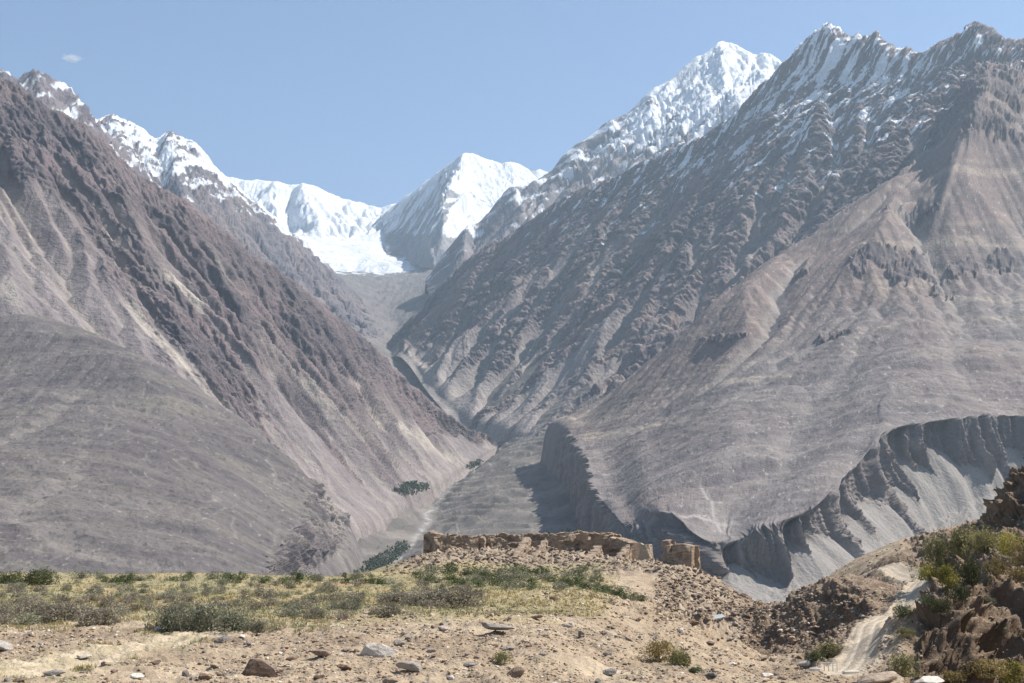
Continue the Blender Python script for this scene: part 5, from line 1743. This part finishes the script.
def build_fort():
    root = empty('ruined_fort', P(520, 552, 274)); bpy.context.view_layer.update()
    tag(root, 'long ruined mud and stone fort wall crowning the rubble mound in the middle', 'ruin')
    W = lambda path, name='wall', mat=M_MUD, **k: rel(ruin_wall(path, name, root, mat, **k), root)
    W([(424, 262, 534), (429, 262, 531.5), (437, 262, 532.5), (441, 263, 538)], 'corner_tower', thick=2.6, seed=1)
    W([(433, 260, 537), (445, 261, 536), (462, 262, 535.5), (478, 263, 534.5)], seed=2)
    W([(481, 263, 538), (484, 264, 536.5), (500, 265, 537), (507, 265, 540)], seed=3)
    W([(478, 272, 534.5), (505, 272, 534), (530, 273, 533.5)], seed=4, thick=.9)
    W([(506, 262, 543), (520, 263, 542)], 'low_wall', seed=5, thick=.8)
    W([(527, 268, 537), (521, 258, 546), (514, 250, 556)], 'buttress', seed=6, thick=1.2)
    W([(545, 268, 541), (538, 258, 551), (534, 252, 560)], 'buttress', seed=16, thick=1.0)
    W([(530, 272, 534), (548, 272, 533), (556, 272, 533.5)], seed=7)
    W([(552, 266, 536), (566, 266, 535), (578, 267, 534)], seed=8, thick=1.3)
    W([(578, 267, 533.5), (586, 266, 532), (600, 266, 534), (614, 266, 535)], mat=M_MUD3, seed=9, thick=1.6)
    W([(556, 276, 533), (580, 277, 531.5), (605, 277, 533), (621, 276, 535)], seed=10, thick=1.0)
    W([(614, 264, 537), (624, 262, 538), (636, 258, 543)], seed=11, thick=2.2)
    W([(598, 262, 546), (590, 254, 556), (584, 248, 566)], 'buttress', seed=17, thick=1.3)
    W([(628, 258, 545), (620, 252, 554), (612, 246, 562)], 'buttress', seed=18, thick=1.2)
    W([(455, 266, 534), (452, 270, 534), (450, 275, 534)], 'cross_wall', seed=12, thick=.9)
    # little round turret at the right end
    t = empty('round_turret', P(646, 556, 252)); bpy.context.view_layer.update()
    tag(t, 'small pale rounded turret stump at the right end of the fort wall', 'turret')
    rg = np.random.default_rng(3)
    cx, cy, cz = P(646, 556, 252)
    rings = []
    na = 36; nz_ = 14
    z0 = (drop(cx, cy)[0] or cz) - 1.0; z1 = P(646, 544.5, 252)[2]
    for k in range(nz_):
        f = k / (nz_ - 1)
        an = np.linspace(0, 2 * math.pi, na, endpoint=False)
        rr_ = 1.55 - .5 * f + .22 * noise2(np.cos(an) * 2 + f * 3, np.sin(an) * 2, 5)
        zz = z0 + (z1 - z0) * f + (.35 * noise2(np.cos(an) * 1.5, np.sin(an) * 1.5, 8) if k == nz_ - 1 else 0)
        rings.append(np.stack([cx + rr_ * np.cos(an), cy + rr_ * np.sin(an), zz + 0 * an], -1))
    ins = rings[-1].copy(); c0 = np.array([cx, cy, 0]); ins[:, :2] = c0[:2] + (ins[:, :2] - c0[:2]) * .6
    low = ins.copy(); low[:, 2] -= .5
    cen = low.copy(); cen[:, :2] = c0[:2]
    R_ = np.array(rings + [ins, low, cen])
    i = np.arange(R_.shape[0] * na).reshape(-1, na)
    j = np.roll(i, -1, axis=1)
    fc = np.stack([i[:-1], j[:-1], j[1:], i[1:]], -1).reshape(-1, 4)
    rel(link('turret_wall', mesh_from_arrays('turret_wall', R_, fc, 4, False), M_MUD2, t), t)
    # free-standing ruined tower
    t = empty('ruined_tower', P(682, 568, 238)); bpy.context.view_layer.update()
    tag(t, 'square ruined stone tower stump standing apart on the right above the rubble slope', 'tower')
    rel(ruin_wall([(666, 236, 545), (672, 236, 544.5), (684, 235, 543.5), (695, 234, 546)], 'front_wall', t, M_MUD, thick=2.6, seed=21, depth=2.2, rough=.22), t)
    rel(ruin_wall([(665, 236, 540.5), (669, 236.5, 539), (675, 237, 541.5), (679, 237, 544)], 'raised_corner', t, M_MUD, thick=1.8, seed=22, rough=.22), t)
    rel(ruin_wall([(694.5, 234, 546), (695, 238, 546)], 'side_wall', t, M_MUD3, thick=1.3, seed=23, rough=.2), t)


# ---- small built things by the road --------------------------------------------------------
def boxv(cx, cy, cz, sx, sy, sz, rz=0.0, bev=.02):
    import bmesh
    bm = bmesh.new(); bmesh.ops.create_cube(bm, size=1.0)
    for v in bm.verts: v.co = Vector((v.co.x * sx, v.co.y * sy, v.co.z * sz))
    if bev: bmesh.ops.bevel(bm, geom=list(bm.edges), offset=bev, segments=1, affect='EDGES')
    ca, sa = math.cos(rz), math.sin(rz)
    for v in bm.verts: v.co = Vector((cx + v.co.x * ca - v.co.y * sa, cy + v.co.x * sa + v.co.y * ca, cz + v.co.z))
    return bm


def bm_obj(name, bm, mat, parent=None):
    me = bpy.data.meshes.new(name); bm.to_mesh(me); bm.free()
    return link(name, me, mat, parent)


def build_roadside():
    M_WHITE = plain_mat('whitewashed_concrete', (.58, .55, .50), vary=.15, scale=.4)
    M_RAIL = plain_mat('weathered_white_paint', (.62, .60, .56), vary=.12, scale=.5, rough=.6)
    M_SHEET = plain_mat('grey_sheet', (.33, .35, .36), vary=.1, scale=.6, rough=.5)
    # railing on the low culvert: from (820,668) to (835,662)
    a = on_ground(820, 669)
    if a:
        L, rz = 1.25, .30
        root = empty('railing', a); root.rotation_euler = (0, 0, rz)
        tag(root, 'low white railing with posts along the culvert at the road edge', 'railing')
        n = 5
        for k in range(n):
            bm_obj('post', boxv(L * k / (n - 1), 0, .1, .05, .05, .6, bev=.008), M_RAIL, root)
        for z in (.2, .38):
            bm_obj('rail', boxv(L / 2, -.04, z, L + .08, .03, .05, bev=.006), M_RAIL, root)
    for (px_, py_, L, rz, lab) in [(815, 671, .7, -.25, 'short white concrete parapet at the left end of the road railing'),
                                   (851, 674, 1.1, .35, 'white concrete parapet on the near side of the road beside the flat dark rock')]:
        a = on_ground(px_, py_)
        if a:
            o = bm_obj('parapet', boxv(0, 0, .04, L, .3, .3, bev=.03), M_WHITE)
            o.location = a; o.rotation_euler = (0, 0, rz)
            tag(o, lab, 'parapet')
    # grey metal sheet by the ledge at the foot of the rubble
    p = on_ground(716, 619)
    if p:
        bm = boxv(0, 0, 0, 1.9, .9, .06, bev=.01)
        o = bm_obj('metal_sheet', bm, M_SHEET)
        o.location = (p.x, p.y, p.z + .22); o.rotation_euler = (.35, -.12, .35)
        tag(o, 'grey metal sheet lying on the ledge at the foot of the rubble slope', 'metal sheet')


# ---- trees far down the valley -----------------------------------------------------------
def build_groves():
    dg = bpy.context.evaluated_depsgraph_get()
    M_TREE = leaf_mat('grove_leaves', .15)
    rg = np.random.default_rng(8)
    V0, F0 = ico(1)

    def ray(px, py, keep=('valley_floor', 'left_mountain', 'right_mountain', 'right_fan', 'left_fan')):
        a, b = (px - CX) / F, (CY - py) / F
        d = Vector((a, CP - b * SP, SP + b * CP)).normalized()
        o = Vector((0, 0, 0))
        for _ in range(6):
            ok, loc, n, i, ob, m = sc.ray_cast(dg, o, d)
            if not ok: return None
            if ob.name in keep: return loc
            o = loc + d * 2
        return None

    def grove(name, poly, n, size):
        x0, x1 = min(p[0] for p in poly), max(p[0] for p in poly); y0, y1 = min(p[1] for p in poly), max(p[1] for p in poly)
        Vs, Fs, Cs = [], [], []; off = 0; c = 0; t = 0
        while c < n and t < n * 12:
            t += 1
            px, py = rg.uniform(x0, x1), rg.uniform(y0, y1)
            ins = False; j = len(poly) - 1
            for i in range(len(poly)):
                if (poly[i][1] > py) != (poly[j][1] > py) and px < (poly[j][0] - poly[i][0]) * (py - poly[i][1]) / (poly[j][1] - poly[i][1]) + poly[i][0]: ins = not ins
                j = i
            if not ins: continue
            p = ray(px, py)
            if p is None: continue
            s = size * rg.uniform(.6, 1.3) * p.y / 5000
            # a crown of leaf clumps
            for k in range(9):
                q = np.array(p) + np.array([rg.normal() * s * .6, rg.normal() * s * .6, s * rg.uniform(.3, 1.6)])
                r = s * rg.uniform(.10, .34)
                Vv = V0 * r * (1 + rg.normal(size=(len(V0), 1)) * .22) * np.array([1, 1, 1.2]) + q
                Vs.append(Vv); Fs.append(F0 + off); off += len(V0)
                cc = np.array([.070, .088, .045]) * rg.uniform(.5, 1.7); Cs.append(np.tile(cc, (len(V0), 1)))
            c += 1
        if not Vs: return
        me = mesh_from_arrays(name, np.concatenate(Vs), np.concatenate(Fs), 3, smooth=False)
        set_color(me, np.concatenate(Cs))
        tag(link(name, me, M_TREE), kind='stuff')
    grove('distant_trees', [(394, 490), (402, 485), (414, 484), (425, 486), (428, 489), (418, 494), (408, 498), (398, 494)], 105, 9)
    grove('riverside_trees', [(352, 577), (360, 568), (375, 560), (392, 550), (404, 542), (411, 545), (408, 552), (396, 560), (385, 568), (372, 577)], 190, 9)
    grove('valley_bushes', [(466, 468), (474, 463), (482, 462), (481, 466), (473, 469), (468, 471)], 30, 8)
    grove('valley_bushes', [(560, 536), (580, 527), (585, 534), (570, 541), (556, 541)], 26, 9)


# ---- clouds -------------------------------------------------------------------------------
def build_clouds():
    m = bpy.data.materials.new('cloud_vapour'); m.use_nodes = True
    nt = m.node_tree; nt.nodes.clear(); N, L = nt.nodes, nt.links
    o = N.new('ShaderNodeOutputMaterial'); pv = N.new('ShaderNodeVolumePrincipled')
    pv.inputs['Color'].default_value = (.97, .98, 1, 1); pv.inputs['Anisotropy'].default_value = .2
    tc = N.new('ShaderNodeTexCoord')
    n = N.new('ShaderNodeTexNoise'); n.inputs['Scale'].default_value = 2.2; n.inputs['Detail'].default_value = 5
    L.new(tc.outputs['Object'], n.inputs['Vector'])
    ln = N.new('ShaderNodeVectorMath'); ln.operation = 'LENGTH'; L.new(tc.outputs['Object'], ln.inputs[0])
    f = N.new('ShaderNodeMapRange'); f.inputs['From Min'].default_value = .1; f.inputs['From Max'].default_value = 1.0; f.inputs['To Min'].default_value = .62; f.inputs['To Max'].default_value = 0
    L.new(ln.outputs['Value'], f.inputs['Value'])
    a = N.new('ShaderNodeMath'); a.operation = 'ADD'; L.new(n.outputs['Fac'], a.inputs[0]); L.new(f.outputs['Result'], a.inputs[1])
    r = N.new('ShaderNodeMapRange'); r.inputs['From Min'].default_value = .78; r.inputs['From Max'].default_value = 1.15; r.inputs['To Max'].default_value = .010
    L.new(a.outputs['Value'], r.inputs['Value']); L.new(r.outputs['Result'], pv.inputs['Density'])
    L.new(pv.outputs['Volume'], o.inputs['Volume'])
    V0, F0 = ico(3)
    for (px, py, d, sx, sy, sz, rot) in [(71, 58, 27000, 330, 260, 110, .12), (932, 52, 27000, 300, 260, 150, 0), (1000, 36, 30000, 1, 1, 1, 0)][:2]:
        me = mesh_from_arrays('cloud', V0, F0, 3, True)
        ob = link('cloud', me, m); ob.location = P(px, py, d); ob.scale = (sx, sy, sz); ob.rotation_euler = (0, rot, 0)
        tag(ob, kind='stuff')


scatter_rocks()
scatter_small()
build_fort()
build_roadside()
build_grass()
build_shrubs()
bpy.context.view_layer.update()
build_groves()
build_clouds()

# ------------------------------------------------------------------ haze: the air of the valley
def build_haze():
    x0, x1, y0, y1, z0, z1 = -14500, 14500, -10500, 19500, -128, 4700
    me = bpy.data.meshes.new('haze')
    v = [(x, y, z) for x in (x0, x1) for y in (y0, y1) for z in (z0, z1)]
    f = [(0, 1, 3, 2), (4, 6, 7, 5), (0, 4, 5, 1), (2, 3, 7, 6), (0, 2, 6, 4), (1, 5, 7, 3)]
    me.from_pydata(v, [], f); me.update()
    m = bpy.data.materials.new('haze_air'); m.use_nodes = True
    nt = m.node_tree; nt.nodes.clear()
    o = nt.nodes.new('ShaderNodeOutputMaterial'); pv = nt.nodes.new('ShaderNodeVolumePrincipled')
    pv.inputs['Color'].default_value = (.64, .83, 1.0, 1)
    pv.inputs['Density'].default_value = HAZE_DENSITY
    pv.inputs['Anisotropy'].default_value = 0.25
    nt.links.new(pv.outputs['Volume'], o.inputs['Volume'])
    h = link('haze', me, m); tag(h, kind='stuff')


build_haze()
